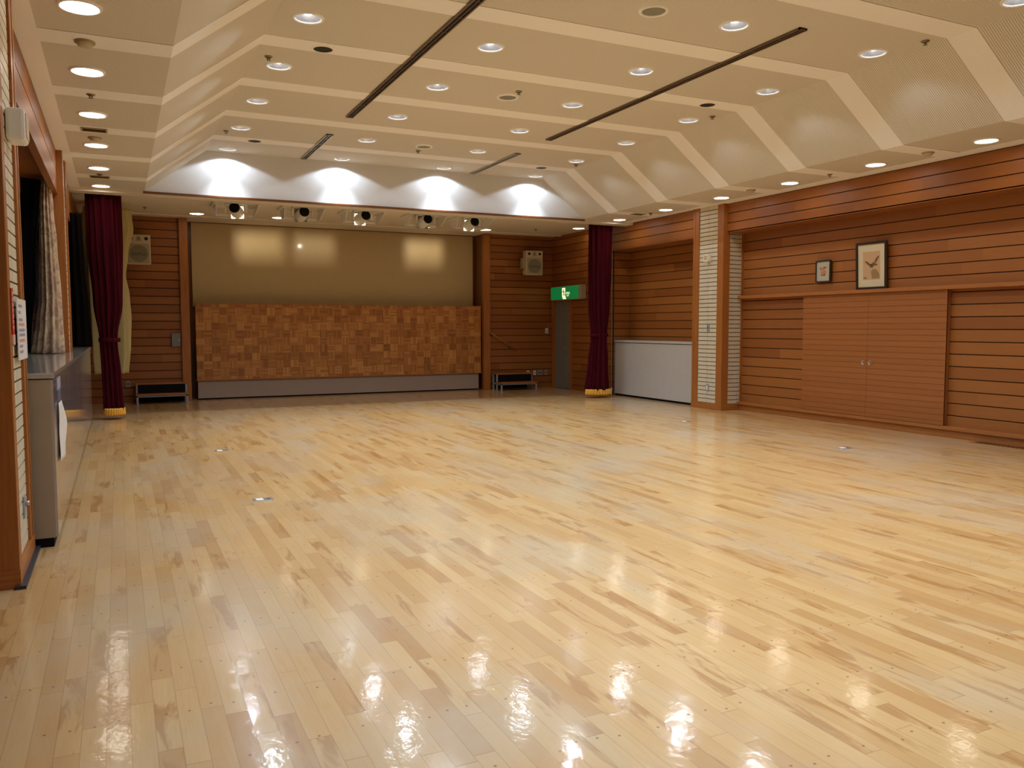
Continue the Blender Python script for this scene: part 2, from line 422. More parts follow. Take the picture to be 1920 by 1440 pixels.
# ------------------------------------------------------------------ mesh helpers
class MB:
    def __init__(s):
        s.v, s.f, s.m, s.sm = [], [], [], []
    def add(s, vs, fs, mi=0, smooth=False):
        o = len(s.v)
        s.v += [tuple(q) for q in vs]
        for f in fs:
            s.f.append(tuple(o + i for i in f)); s.m.append(mi); s.sm.append(smooth)
        return s
    def box(s, x0, x1, y0, y1, z0, z1, mi=0):
        vs = [(x, y, z) for x in (x0, x1) for y in (y0, y1) for z in (z0, z1)]
        return s.add(vs, [(0, 1, 3, 2), (4, 6, 7, 5), (0, 4, 5, 1), (2, 3, 7, 6), (0, 2, 6, 4), (1, 5, 7, 3)], mi)
    def quad(s, a, b, c, d, mi=0):
        return s.add([a, b, c, d], [(0, 1, 2, 3)], mi)
    def tube(s, p0, p1, r0, r1=None, n=16, mi=0, caps=True):
        r1 = r0 if r1 is None else r1
        p0, p1 = Vector(p0), Vector(p1)
        d = (p1 - p0).normalized()
        a = d.orthogonal().normalized(); b = d.cross(a)
        vs = []
        for p, r in ((p0, r0), (p1, r1)):
            for i in range(n):
                t = 2 * PI * i / n
                vs.append(p + (a * math.cos(t) + b * math.sin(t)) * r)
        s.add(vs, [(i, (i + 1) % n, n + (i + 1) % n, n + i) for i in range(n)], mi, True)
        if caps:
            s.add(vs[:n], [tuple(reversed(range(n)))], mi)
            s.add(vs[n:], [tuple(range(n))], mi)
        return s
    def lathe(s, prof, c=(0, 0, 0), n=32, mi=0, smooth=True):
        """profile of (r, z) turned about the vertical through c"""
        vs = []
        for r, z in prof:
            for i in range(n):
                t = 2 * PI * i / n
                vs.append((c[0] + r * math.cos(t), c[1] + r * math.sin(t), c[2] + z))
        fs = []
        for k in range(len(prof) - 1):
            for i in range(n):
                j = (i + 1) % n
                fs.append((k * n + i, k * n + j, (k + 1) * n + j, (k + 1) * n + i))
        return s.add(vs, fs, mi, smooth)
    def disc(s, c, r, n=32, mi=0, axis='z'):
        vs = []
        for i in range(n):
            t = 2 * PI * i / n
            if axis == 'z': vs.append((c[0] + r * math.cos(t), c[1] + r * math.sin(t), c[2]))
            elif axis == 'y': vs.append((c[0] + r * math.cos(t), c[1], c[2] + r * math.sin(t)))
            else: vs.append((c[0], c[1] + r * math.cos(t), c[2] + r * math.sin(t)))
        return s.add(vs, [tuple(range(n))], mi)
    def prism(s, pts, ext, mi=0):
        """closed outline pts (3-D) pushed along ext"""
        n = len(pts)
        e = Vector(ext)
        vs = [Vector(q) for q in pts] + [Vector(q) + e for q in pts]
        return s.add(vs, [tuple(range(n)), tuple(range(2 * n - 1, n - 1, -1))] + [(i, n + i, n + (i + 1) % n, (i + 1) % n) for i in range(n)], mi)
    def hole_cell(s, x0, x1, y0, y1, cx, cy, r, z, n=32, mi=0):
        """rectangle with a round hole, facing down"""
        ang = [2 * PI * i / n for i in range(n)] + [math.atan2(yy - cy, xx - cx) % (2 * PI) for xx in (x0, x1) for yy in (y0, y1)]
        ang = sorted(set(round(a, 6) for a in ang))
        vs = []
        for a in ang:
            c, q = math.cos(a), math.sin(a)
            t = min((((x1 if c > 0 else x0) - cx) / c) if abs(c) > 1e-9 else 1e9, (((y1 if q > 0 else y0) - cy) / q) if abs(q) > 1e-9 else 1e9)
            vs.append((cx + r * c, cy + r * q, z)); vs.append((cx + t * c, cy + t * q, z))
        k = len(ang)
        return s.add(vs, [(2 * i, 2 * ((i + 1) % k), 2 * ((i + 1) % k) + 1, 2 * i + 1) for i in range(k)], mi)
    def build(s, name, mats, parent=None, loc=(0, 0, 0), bevel=0.0, fix=True):
        me = bpy.data.meshes.new(name)
        me.from_pydata(s.v, [], s.f)
        for mt in (mats if isinstance(mats, (list, tuple)) else [mats]):
            me.materials.append(mt)
        me.polygons.foreach_set('material_index', s.m)
        me.polygons.foreach_set('use_smooth', s.sm)
        if fix:
            bm = bmesh.new(); bm.from_mesh(me)
            bmesh.ops.remove_doubles(bm, verts=bm.verts, dist=1e-5)
            bmesh.ops.recalc_face_normals(bm, faces=bm.faces)
            bm.to_mesh(me); bm.free()
        o = bpy.data.objects.new(name, me)
        COL.objects.link(o)
        o.location = loc
        if parent is not None:
            o.parent = parent
        if bevel:
            b = o.modifiers.new('edges', 'BEVEL')
            b.width = bevel; b.segments = 2; b.limit_method = 'ANGLE'
        return o

def tag(o, label, cat, group=None, kind=None):
    o['label'] = label
    o['category'] = cat
    if group: o['group'] = group
    if kind: o['kind'] = kind
    return o

def thing(name, loc, label, cat, group=None, rz=0.0):
    o = bpy.data.objects.new(name, None)
    o.empty_display_size = 0.1
    COL.objects.link(o)
    o.location = loc
    o.rotation_euler = (0, 0, rz)
    return tag(o, label, cat, group)

def dup(root, loc, label, rz=None):
    r = root.copy(); COL.objects.link(r); r.location = loc; r['label'] = label
    if rz is not None: r.rotation_euler = (0, 0, rz)
    for ch in list(root.children):
        c = ch.copy(); COL.objects.link(c); c.parent = r
        for g in list(ch.children):
            d = g.copy(); COL.objects.link(d); d.parent = c
    return r

def struct(o, label, cat):
    return tag(o, label, cat, kind='structure')

ORD = ['first', 'second', 'third', 'fourth', 'fifth', 'sixth', 'seventh', 'eighth', 'ninth', 'tenth', 'eleventh']
COLN = ['leftmost', 'second from left', 'second from right', 'rightmost']

# ================================================================== SETTING
# floor
mb = MB()
mb.quad((-1.6, YN, 0), (11.2, YN, 0), (11.2, 19.2, 0), (-1.6, 19.2, 0))
struct(mb.build('floor', M['floor']), 'glossy maple strip floor of the whole hall', 'floor')

# ---- ceiling: ribbed boards between stippled bands, raised in the middle with sloping sides
panels, bands = MB(), MB()
HOLE = 0.125
rib_c = [BAY0 + PY / 2 - 0.02 + PY * k for k in range(-7, 6)]
rib_c = [7.155 + PY * k for k in range(-7, 5)]
edges = [(c - RIBW / 2, c + RIBW / 2) for c in rib_c]
ys_lo = [YN] + [e[1] for e in edges]
ys_hi = [e[0] for e in edges] + [YE]
xs_main = [XB, (COLS[0] + COLS[1]) / 2, (COLS[1] + COLS[2]) / 2, (COLS[2] + COLS[3]) / 2, XC]
PZ = 0.006
def clampy(a): return max(YN, a)
for y0, y1 in zip(ys_lo, ys_hi):
    y0, y1 = clampy(y0), clampy(y1)
    if y1 - y0 < 0.05: continue
    rows = [r for r in ROWS if y0 < r < y1]
    for i in range(4):
        if rows and rows[0] - HOLE - 0.02 > y0 and rows[0] + HOLE + 0.02 < y1:
            panels.hole_cell(xs_main[i], xs_main[i + 1], y0, y1, COLS[i], rows[0], HOLE, ZM + PZ)
        else:
            panels.quad((xs_main[i], y0, ZM + PZ), (xs_main[i + 1], y0, ZM + PZ), (xs_main[i + 1], y1, ZM + PZ), (xs_main[i], y1, ZM + PZ))
    panels.quad((XA, y0, ZS + PZ), (XB, y0, ZM + PZ), (XB, y1, ZM + PZ), (XA, y1, ZS + PZ))
    panels.quad((XD, y0, ZS + PZ), (XC, y0, ZM + PZ), (XC, y1, ZM + PZ), (XD, y1, ZS + PZ))
    panels.quad((-0.465, y0, ZS + PZ), (XA, y0, ZS + PZ), (XA, y1, ZS + PZ), (-0.465, y1, ZS + PZ))
    panels.quad((XD, y0, ZS + PZ), (9.555, y0, ZS + PZ), (9.555, y1, ZS + PZ), (XD, y1, ZS + PZ))
panels_o = panels.build('ceiling', M['panel'])
struct(panels_o, 'tan ribbed acoustic ceiling boards with raised middle and sloping sides', 'ceiling')
def band(y0, y1):
    y0, y1 = clampy(y0), clampy(y1)
    if y1 <= y0: return
    prof = [(-0.465, ZS), (XA, ZS), (XB, ZM), (XC, ZM), (XD, ZS), (9.555, ZS)]
    top = [(x, z + 0.03) for x, z in prof]
    for k in range(5):
        (xa, za), (xb, zb) = prof[k], prof[k + 1]
        bands.add([(xa, y0, za), (xb, y0, zb), (xb, y1, zb), (xa, y1, za), (xa, y0, za + .03), (xb, y0, zb + .03), (xb, y1, zb + .03), (xa, y1, za + .03)],
                  [(0, 1, 2, 3), (0, 4, 5, 1), (3, 2, 6, 7)])
for a, b_ in edges: band(a, b_)
bands.box(XL - 0.05, -0.465, YN, YE, ZS, ZS + 0.03)
bands.box(9.555, XR + 0.12, YN, YE, ZS, ZS + 0.03)
struct(bands.build('ceiling_trim', M['rib'], fix=False), 'pale stippled bands crossing the ribbed ceiling', 'ceiling band')
# lid that keeps the void above the boards dark
mb = MB()
mb.box(-1.7, 11.3, YN - 0.2, 19.4, 5.0, 5.05)
struct(mb.build('roof_slab', M['dark']), 'dark slab above the ceiling boards', 'roof slab')

# vertical end of the raised ceiling
mb = MB()
mb.prism([(XA - 0.05, YE, ZS - 0.01), (XB - 0.05, YE, ZM + 0.05), (XC + 0.05, YE, ZM + 0.05), (XD + 0.05, YE, ZS - 0.01)], (0, 0.05, 0))
struct(mb.build('wall_above_stage', M['endwall']), 'pale end wall of the raised ceiling above the stage opening', 'wall')
mb = MB(); mb.box(XA - 0.02, XD + 0.02, YE - 0.028, YE + 0.02, 3.632, 3.668)
struct(mb.build('trim_1', M['darktrim'], bevel=0.006), 'glossy brown moulding along the foot of the pale end wall', 'moulding')
mb = MB()
mb.box(XL - 0.05, XR + 0.05, YE - 0.005, 14.80, 3.615, 3.634)      # beam soffit
mb.box(XL - 0.05, XR + 0.05, 14.78, 14.80, 3.615, 4.2)
mb.box(XL - 0.05, XR + 0.05, 15.10, 15.12, ZST - 0.03, 4.2)
mb.box(XL - 0.05, XR + 0.05, 14.80, 15.10, 4.2, 4.22)
mb.box(XL - 0.05, XA, YE - 0.002, YE + 0.02, 3.615, ZS + 0.02)
mb.box(XD, XR + 0.05, YE - 0.002, YE + 0.02, 3.615, ZS + 0.02)
struct(mb.build('trim_2', M['stageceil']), 'cream beam and curtain slot across the stage opening', 'beam')

# stage ceiling
mb = MB()
mb.box(-1.2, 10.4, 15.12, 19.2, ZST, ZST + 0.05)
mb.box(XL, 9.76, 17.62, 17.70, ZST - 0.022, ZST)
struct(mb.build('ceiling_stage', M['stageceil']), 'flat cream ceiling over the stage area', 'ceiling')

# ---- boarded walls: every board a real plank with a recessed joint
def boards_x(mb, x, sx, y0, y1, z0, z1, pitch, zo, t=0.022, gap=0.013):
    """planks on a wall at x that faces sx (-1 faces left)"""
    k = math.floor((z0 - zo) / pitch)
    while zo + k * pitch < z1:
        a, b_ = max(z0, zo + k * pitch + gap / 2), min(z1, zo + (k + 1) * pitch - gap / 2)
        if b_ > a: mb.box(min(x, x - sx * t), max(x, x - sx * t), y0, y1, a, b_)
        k += 1
    mb.box(min(x - sx * t * .95, x - sx * (t + .04)), max(x - sx * t * .95, x - sx * (t + .04)), y0, y1, z0, z1, 1)

def boards_y(mb, y, x0, x1, z0, z1, pitch, zo, t=0.022, gap=0.015):
    """planks on a wall at y that faces the camera (-y)"""
    k = math.floor((z0 - zo) / pitch)
    while zo + k * pitch < z1:
        a, b_ = max(z0, zo + k * pitch + gap / 2), min(z1, zo + (k + 1) * pitch - gap / 2)
        if b_ > a: mb.box(x0, x1, y, y + t, a, b_)
        k += 1
    mb.box(x0, x1, y + t * .95, y + t + .04, z0, z1, 1)

M['groove'] = plain('dark_joint_behind_boards', (0.035, 0.012, 0.004), 0.8)
BW = [M['boards'], M['groove']]
BWU = [M['boards_up'], M['groove']]
PIT, ZO = 0.1665, 0.13
XH = 9.78           # face of the right-hand header
XW = 10.16          # face of the right-hand recessed wall
# right wall, near bay
mb = MB()
boards_x(mb, XW, -1, YN, 11.7, 0.10, 2.0, PIT, ZO)
struct(mb.build('wall_right', BW), 'cedar boarded wall behind the closet doors on the right', 'wall')
mb = MB()
boards_x(mb, XW, -1, YN, 11.7, 2.05, 3.25, 0.163, 2.027)
struct(mb.build('wall_right_upper', BWU), 'upper cedar boarding above the picture rail on the right', 'wall')
mb = MB()
boards_x(mb, XH, -1, YN, 11.6, 3.165, ZS, 0.167, 3.165 - 0.003)
mb.box(XH, XW + 0.05, YN, 11.6, 3.160, 3.185, 0)
struct(mb.build('wall_right_header', BW), 'boarded header below the ceiling of the near right bay', 'wall')
# right wall, far bay
mb = MB()
boards_x(mb, 10.24, -1, 12.4, 15.4, 0.0, 3.3, PIT, ZO)
boards_y(mb, 15.36, 9.77, 10.3, 0.0, 3.165, PIT, ZO)
struct(mb.build('wall_right_far', BW), 'boarded recess above the grey cabinet in the far right bay', 'wall')
mb = MB()
boards_x(mb, 9.74, -1, 12.45, 15.36, 3.155, ZS + 0.03, 0.167, 3.165 - 0.003)
mb.box(9.74, 10.25, 12.45, 15.36, 3.150, 3.175, 0)
struct(mb.build('wall_right_far_header', BW), 'boarded header above the far right recess', 'wall')
# right stage wall with the exit door opening
mb = MB()
D0, D1, DH = 17.16, 17.98, 2.13
boards_x(mb, 9.76, -1, 15.34, D0 - 0.07, 0.0, ZST, PIT, ZO)
boards_x(mb, 9.76, -1, D0 - 0.07, YB + .05, DH + 0.06, ZST, PIT, ZO)
boards_x(mb, 9.76, -1, D1 + 0.06, YB + .05, 0.0, DH + 0.06, PIT, ZO)
struct(mb.build('wall_right_stage', BW), 'dim boarded wall around the exit door right of the stage', 'wall')
# back wall left and right of the stage opening
mb = MB()
boards_y(mb, YB, -1.2, 1.17, 0.0, ZST, PIT, ZO)
struct(mb.build('wall_back_left', BW), 'boarded back wall left of the projection board', 'wall')
mb = MB()
boards_y(mb, YB, 8.05, 9.76, 0.0, ZST, PIT, ZO)
struct(mb.build('wall_back_right', BW), 'dim boarded back wall right of the projection board', 'wall')
# stage recess
mb = MB()
mb.box(1.17, 8.05, 18.72, 18.78, 0, ZST + .02)
mb.box(1.20, 1.24, 18.1, 18.72, 0, ZST + .02)
mb.box(7.93, 7.97, 18.1, 18.72, 0, ZST + .02)
struct(mb.build('wall_back', M['darktrim']), 'dark wooden recess that holds the projection board', 'wall')
for nm, a, b_, lab in (('trim_3', 1.17, 1.335, 'wooden post at the left edge of the stage recess'), ('trim_4', 7.885, 8.055, 'wooden post at the right edge of the stage recess')):
    mb = MB(); mb.box(a, b_, 18.02, 18.14, 0, ZST)
    struct(mb.build(nm, M['trim'], bevel=0.004), lab, 'post')

# ---- right wall joinery
mb = MB(); mb.box(10.03, 10.2, YN, 11.6, 2.0, 2.052)
struct(mb.build('trim_5', M['trim_h'], bevel=0.003), 'cedar picture rail over the closet doors', 'picture rail')
mb = MB()
mb.box(10.06, 10.25, YN, 11.6, 0.105, 0.152)
mb.box(10.10, 10.25, YN, 11.6, 0.0, 0.106)
struct(mb.build('baseboard_right', M['trim_h'], bevel=0.003), 'cedar ledge and plinth along the foot of the right wall', 'baseboard')

def closet_door(n, y0, y1, knob_y, label):
    t = thing('door_%d' % n, (10.08, (y0 + y1) / 2, 0.155), label, 'door')
    t['kind'] = 'structure'
    lx, ly, lz = t.location
    mb = MB()
    pz, k = 0.0833, 0
    z = 0.155
    zs = [0.155] + [0.13 + pz * i for i in range(1, 23)] + [1.998]
    for a, b_ in zip(zs[:-1], zs[1:]):
        if b_ - a > 0.006:
            mb.box(10.08, 10.10, y0, y1, a + 0.003, b_ - 0.003)
    mb.box(10.086, 10.155, y0, y1, 0.155, 1.998)
    pn = mb.build('panel', M['doorwood'], t, loc=(-lx, -ly, -lz))
    mb = MB()
    prof = [(0.034, -0.0035), (0.030, -0.0045), (0.026, -0.001), (0.022, 0.007), (0.0, 0.008)]
    vs, nn = [], 24
    for r, h in prof:
        for i in range(nn):
            a = 2 * PI * i / nn
            vs.append((10.08 + h - 0.004, knob_y + r * math.cos(a), 0.964 + r * math.sin(a)))
    mb.add(vs, [(k * nn + i, k * nn + (i + 1) % nn, (k + 1) * nn + (i + 1) % nn, (k + 1) * nn + i) for k in range(4) for i in range(nn)], 0, True)
    mb.build('finger_pull', M['steel'], pn)['label'] = 'round recessed steel finger pull'
    return t
closet_door(1, 8.786, 10.07, 8.845, 'far leaf of the flush wooden closet doors, nearer the pillar')
closet_door(2, 7.49, 8.782, 8.718, 'near leaf of the flush wooden closet doors, dark side edge showing')

# exit door
t = thing('door_3', (9.80, (D0 + D1) / 2, 0), 'narrow grey green exit door under the green sign', 'door'); t['kind'] = 'structure'
lx, ly, lz = t.location
mb = MB(); mb.box(9.80, 9.845, D0, (D0 + D1) / 2 - 0.004, 0.01, DH); mb.box(9.80, 9.845, (D0 + D1) / 2 + 0.004, D1, 0.01, DH)
lf = mb.build('leaf', M['doorgrey'], t, loc=(-lx, -ly, -lz), bevel=0.003)
mb = MB()
mb.box(9.735, 9.86, D0 - 0.075, D0, 0, DH + 0.06); mb.box(9.735, 9.86, D1, D1 + 0.07, 0, DH + 0.06); mb.box(9.735, 9.86, D0, D1, DH, DH + 0.06)
mb.build('door_frame', M['trim'], t, loc=(-lx, -ly, -lz))
mb = MB(); mb.tube((9.80, D0 + 0.30, 0.98), (9.755, D0 + 0.30, 0.98), 0.011); mb.tube((9.757, D0 + 0.30, 0.98), (9.757, D0 + 0.19, 0.98), 0.010)
mb.build('door_handle', M['steel'], lf)
mb = MB(); mb.box(9.86, 9.9, 17.0, 18.2, 0, 2.4)
struct(mb.build('wall_behind_exit', M['dark']), 'dark backing behind the exit door', 'wall')

# ---- brick-tiled pillars framed in wood
def pillar(y0, y1, face, sx, depth, label, name, near_tiles):
    """face: x of the hall side; sx: +1 when the wall is on the right"""
    t = thing(name, (face, (y0 + y1) / 2, 0), label, 'pillar'); t['kind'] = 'structure'
    L = (-face, -(y0 + y1) / 2, 0)
    def bx(mb, a, b_, *r):   # a, b_ depth into the wall
        xa, xb = face + sx * a, face + sx * b_
        mb.box(min(xa, xb), max(xa, xb), *r)
    H = ZS + 0.005
    w = 0.165
    fr = MB()
    bx(fr, 0.0, 0.05, y0, y0 + w, 0.11, H); bx(fr, 0.0, 0.05, y1 - w, y1, 0.11, H)
    bx(fr, -0.004, -0.0005, y0 + 0.002, y0 + 0.055, 0.11, H); bx(fr, -0.004, -0.0005, y1 - 0.055, y1 - 0.002, 0.11, H)
    bx(fr, -0.001, 0.14, y0 - 0.003, y0 - 0.0005, 0.11, H)
    bx(fr, 0.051, 0.14, y0 - 0.0005, y0 + 0.05, 0.11, H)
    if near_tiles: bx(fr, 0.42, 0.56, y0, y0 + 0.05, 0.11, H)
    bx(fr, 0.051, 0.5 if near_tiles else 0.18, y1 - 0.05, y1 - 0.001, 0.11, H)
    fr.build('wood_frame', M['trim'], t, loc=L, bevel=0.003)
    tl = MB()
    def tiles(on_front):
        p = 0.0757
        z = 0.118
        while z < H - 0.01:
            zt = min(z + p - 0.012, H)
            if on_front:
                ya, yb = y0 + w, y1 - w
                ym = (ya + yb) / 2
                for a, b_ in ((ya + 0.002, ym - 0.003), (ym + 0.003, yb - 0.002)):
                    bx(tl, 0.016, 0.03, a, b_, z, zt)
            else:
                for a, b_ in ((0.142, 0.368), (0.374, 0.418)):
                    bx(tl, a, b_, y0 + 0.014, y0 + 0.03, z, zt)
            z += p
    tiles(True)
    if near_tiles: tiles(False)
    tl.build('tiling', M['tile'], t, loc=L)
    co = MB()
    bx(co, 0.022, 0.5 if near_tiles else 0.18, y0 + 0.022, y1 - 0.02, 0.0, H)
    co.build('core', M['mortar'] if near_tiles else M['mortar'], t, loc=L)
    ba = MB()
    bx(ba, -0.008, 0.02, y0 - 0.008, y1 + 0.004, 0.0, 0.113); bx(ba, 0.0205, 0.56 if near_tiles else 0.2, y0 - 0.008, y0 + 0.02, 0.0, 0.113)
    ba.build('base_board', M['trim_h'], t, loc=L)
    return t
pillar(11.60, 12.45, 9.70, 1, 0.5, 'cream tiled pillar framed in cedar between the two right bays', 'pillar', True)
p1 = pillar(5.42, 6.32, -0.555, -1, 0.5, 'tiled pillar with notices at the left edge of the picture', 'pillar', False)
p2 = pillar(11.62, 12.47, -0.555, -1, 0.5, 'slim tiled pillar standing in the grey worktop between left windows', 'pillar', False)
for pp, y0 in ((p1, 5.42), (p2, 11.62)):
    mb = MB()   # plain cedar side facing the camera, with one joint
    mb.box(-0.655, -0.60, y0 - 0.006, y0 + 0.03, 0.114, ZS); mb.box(-0.755, -0.660, y0 - 0.006, y0 + 0.03, 0.114, ZS)
    o = mb.build('side_panel', M['trim'], pp); o.location = -Vector(pp.location)
mb = MB(); mb.box(-0.575, -0.520, 5.39, 6.36, 0.0, 0.02)
struct(mb.build('trim_6', M['navy']), 'dark navy edge strip on the floor around the left pillar', 'edge strip')

# ---- left wall: headers, windows
for k, (ya, yb) in enumerate(((YN, 5.42), (6.30, 11.62), (12.47, 18.1))):
    mb = MB()
    boards_x(mb, -0.615, 1, ya, yb, 3.165, ZS + 0.02, 0.25, 3.165 + 0.003)
    mb.box(-0.68, -0.612, ya, yb, 3.135, 3.17)
    mb.box(-1.25, -0.68, ya, yb, 3.28, 3.31)
    mb.box(-1.02, -0.98, ya, yb, 3.10, 3.29)
    struct(mb.build('wall_left_header' if k == 1 else ('wall_left_header_near' if k == 0 else 'wall_left_header_far'), BW),
           ['boarded header over the left windows beside the camera', 'boarded header over the left windows before the slim pillar', 'boarded header over the left windows beyond the slim pillar'][k], 'wall')
mb = MB()
mb.box(-1.24, -1.10, YN, 18.2, 0, 1.16)
struct(mb.build('wall_left', M['trim_h']), 'low wall below the left windows behind the grey cabinets', 'wall')
for k, (ya, yb) in enumerate(((YN, 5.42), (6.32, 11.62), (12.47, 18.1))):
    t = thing('window_%d' % (k + 1), (-1.16, (ya + yb) / 2, 1.16), ['dark night window beside the camera', 'dark night window left of the floral curtain', 'dark night window beyond the slim pillar'][k], 'window'); t['kind'] = 'structure'
    L = tuple(-v for v in t.location)
    fr = MB()
    n = 4
    fr.box(-1.20, -1.12, ya, yb, 1.16, 1.21); fr.box(-1.20, -1.12, ya, yb, 3.25, 3.30)
    for i in range(n + 1):
        yy = ya + (yb - ya) * i / n
        fr.box(-1.20, -1.12, max(ya, yy - 0.025), min(yb, yy + 0.025), 1.21, 3.25)
    fr.build('window_frame', M['navy'], t, loc=L)
    gl = MB(); gl.box(-1.165, -1.155, ya, yb, 1.20, 3.26)
    gl.build('pane', M['glass'], t, loc=L)
# near wall behind the camera
mb = MB(); boards_y(mb, YN, -1.3, 10.4, 0, ZM + 0.05, PIT, ZO)
struct(mb.build('wall_near', BW), 'boarded wall at the near end of the hall', 'wall')
mb = MB(); mb.box(-1.3, 1.17, 18.14, 18.2, 0, 4.2)
struct(mb.build('wall_left_stage', M['darktrim']), 'backing of the back wall at the left', 'wall')

# ================================================================== CEILING FITTINGS
# ---- round LED downlights of the raised ceiling
def downlight():
    t = thing('ceiling_downlight', (0, 0, ZM), 'x', 'downlight', 'downlights of the raised ceiling')
    mb = MB()
    mb.lathe([(HOLE - 0.002, 0.010), (HOLE - 0.004, -0.003), (HOLE + 0.004, -0.008), (HOLE + 0.020, -0.006), (HOLE + 0.026, 0.0075)])
    mb.build('trim_ring', M['ring'], t)
    mb = MB()
    mb.lathe([(HOLE - 0.003, 0.006), (0.112, 0.04), (0.092, 0.085), (0.065, 0.125), (0.04, 0.14), (0.0, 0.142)])
    rf = mb.build('reflector', M['reflector'], t)
    mb = MB()
    mb.lathe([(0.0, 0.030), (0.02, 0.0315), (0.038, 0.040), (0.046, 0.060)], n=20)
    bu = mb.build('bulb_face', M['bulb'], t)
    mb = MB(); mb.lathe([(0.047, 0.058), (0.049, 0.064), (0.030, 0.10), (0.020, 0.141), (0.0, 0.1415)], n=20)
    mb.build('lamp_body', M['white'], bu)
    ld = bpy.data.lights.new('downlight_beam', 'SPOT')
    ld.energy = SPOT_W; ld.color = SPOT_COL; ld.spot_size = 2.42; ld.spot_blend = 0.15; ld.shadow_soft_size = 0.03
    lo = bpy.data.objects.new('lamp', ld); COL.objects.link(lo); lo.parent = t; lo.location = (0, 0, 0.026)
    lc = bpy.data.lights.new('downlight_core', 'SPOT')
    lc.energy = CORE_W; lc.color = SPOT_COL; lc.spot_size = 1.4; lc.spot_blend = 1.0; lc.shadow_soft_size = 0.03
    lo = bpy.data.objects.new('lamp_core', lc); COL.objects.link(lo); lo.parent = t; lo.location = (0, 0, 0.024)
    return t
proto = downlight()
first = True
for j, y in enumerate(ROWS):
    for i, x in enumerate(COLS):
        where = 'in the %s row from the stage' % ORD[j] if j < 6 else 'in the %s row from the stage, overhead' % ORD[j]
        lab = 'recessed LED downlight, %s of four %s' % (COLN[i], where)
        if first:
            proto.location = (x, y, ZM); proto['label'] = lab; first = False
        else:
            dup(proto, (x, y, ZM), lab)

# ---- flush lamps of the side soffits
def soffit_lamp():
    t = thing('soffit_lamp', (0, 0, ZS), 'x', 'ceiling lamp', 'flush round lamps of the side soffits')
    mb = MB(); mb.lathe([(0.118, 0.006), (0.118, -0.006), (0.126, -0.010), (0.138, -0.008), (0.143, 0.007)])
    mb.build('trim_ring', M['ring'], t)
    mb = MB(); mb.lathe([(0.0, -0.004), (0.06, -0.0035), (0.118, -0.001)])
    mb.build('diffuser', M['soff'], t)
    return t
sp = None
for side, x in (('left', -0.165), ('right', 9.235)):
    for j, y in enumerate([6.430 + PY * k for k in range(5, -1 if side == 'left' else -2, -1)]):
        lab = 'glowing round lamp in the %s soffit, %s from the stage' % (side, ORD[j])
        if sp is None:
            sp = soffit_lamp(); sp.location = (x, y, ZS); sp['label'] = lab
        else:
            dup(sp, (x, y, ZS), lab)

# ---- loudspeaker grilles and round dark openings
def ceiling_speaker():
    t = thing('ceiling_speaker', (0, 0, ZM), 'x', 'ceiling speaker', 'round speakers of the raised ceiling')
    mb = MB(); mb.lathe([(0.108, 0.004), (0.108, -0.007), (0.116, -0.014), (0.132, -0.014), (0.142, 0.007)])
    mb.build('rim', M['ring'], t)
    mb = MB(); mb.lathe([(0.0, -0.006), (0.119, -0.004)])
    mb.build('grille', M['meshgrey'], t)
    return t
cs = ceiling_speaker()
labs = ['round grey speaker grille on the ceiling, nearest the camera', 'round grey speaker grille on the ceiling, middle of the three', 'round grey speaker grille on the ceiling, nearest the stage']
for k, y in enumerate((6.415, 9.544, 12.683)):
    if k == 0: cs.location = (4.512, y, ZM); cs['label'] = labs[0]
    else: dup(cs, (4.512, y, ZM), labs[k])
def opening():
    t = thing('ceiling_opening', (0, 0, ZM), 'x', 'round opening', 'dark round openings in the ceiling bands')
    mb = MB(); mb.lathe([(0.098, 0.02), (0.098, -0.006), (0.112, -0.008), (0.124, -0.002), (0.126, 0.0)])
    mb.build('rim', M['rib'], t)
    mb = MB(); mb.lathe([(0.0, -0.002), (0.099, -0.002)])  # flat disc without a hole; the shade inside the opening is painted dark
    mb.build('painted_shade_disc', M['dark'], t)
    return t
op = opening()
labs = ['dark round opening in a ceiling band, near left one', 'dark round opening in a ceiling band, near right one', 'dark round opening in a ceiling band, far left one', 'dark round opening in a ceiling band, far right one']
for k, (x, y) in enumerate(((2.015, 8.75), (7.02, 8.76), (2.005, 13.43), (7.03, 13.44))):
    if k == 0: op.location = (x, y, ZM); op['label'] = labs[0]
    else: dup(op, (x, y, ZM), labs[k])

# ---- linear slot diffusers
def slot(x, y0, y1, mats, label):
    t = thing('slot_diffuser', (x, (y0 + y1) / 2, ZM), label, 'air slot', 'linear air slots in the raised ceiling')
    h = (y1 - y0) / 2
    mb = MB()
    for a, b_ in ((-0.050, -0.034), (-0.004, 0.004), (0.034, 0.050)):
        mb.box(a, b_, -h, h, -0.016, 0.004)
    mb.box(-0.05, 0.05, -h, -h + 0.015, -0.016, 0.004); mb.box(-0.05, 0.05, h - 0.015, h, -0.016, 0.004)
    mb.build('frame', mats, t)
    mb = MB(); mb.box(-0.034, 0.034, -h, h, -0.004, 0.002)
    mb.build('slot_well', M['dark'], t)
    mb = MB()
    k = -h + 0.3
    while k < h:
        mb.box(-0.035, 0.035, k - 0.004, k + 0.004, -0.013, 0.0); k += 0.42
    mb.build('spacer', mats, t)
    return t
slot(2.96, 6.16, 11.35, M['slotmetal'], 'long dark air slot crossing the ceiling, left one')
slot(6.085, 6.16, 11.40, M['slotmetal'], 'long dark air slot crossing the ceiling, right one')
slot(2.96, 12.48, 14.44, M['slotlight'], 'short air slot close to the stage, left one')
slot(6.10, 12.50, 14.46, M['slotlight'], 'short air slot close to the stage, right one')

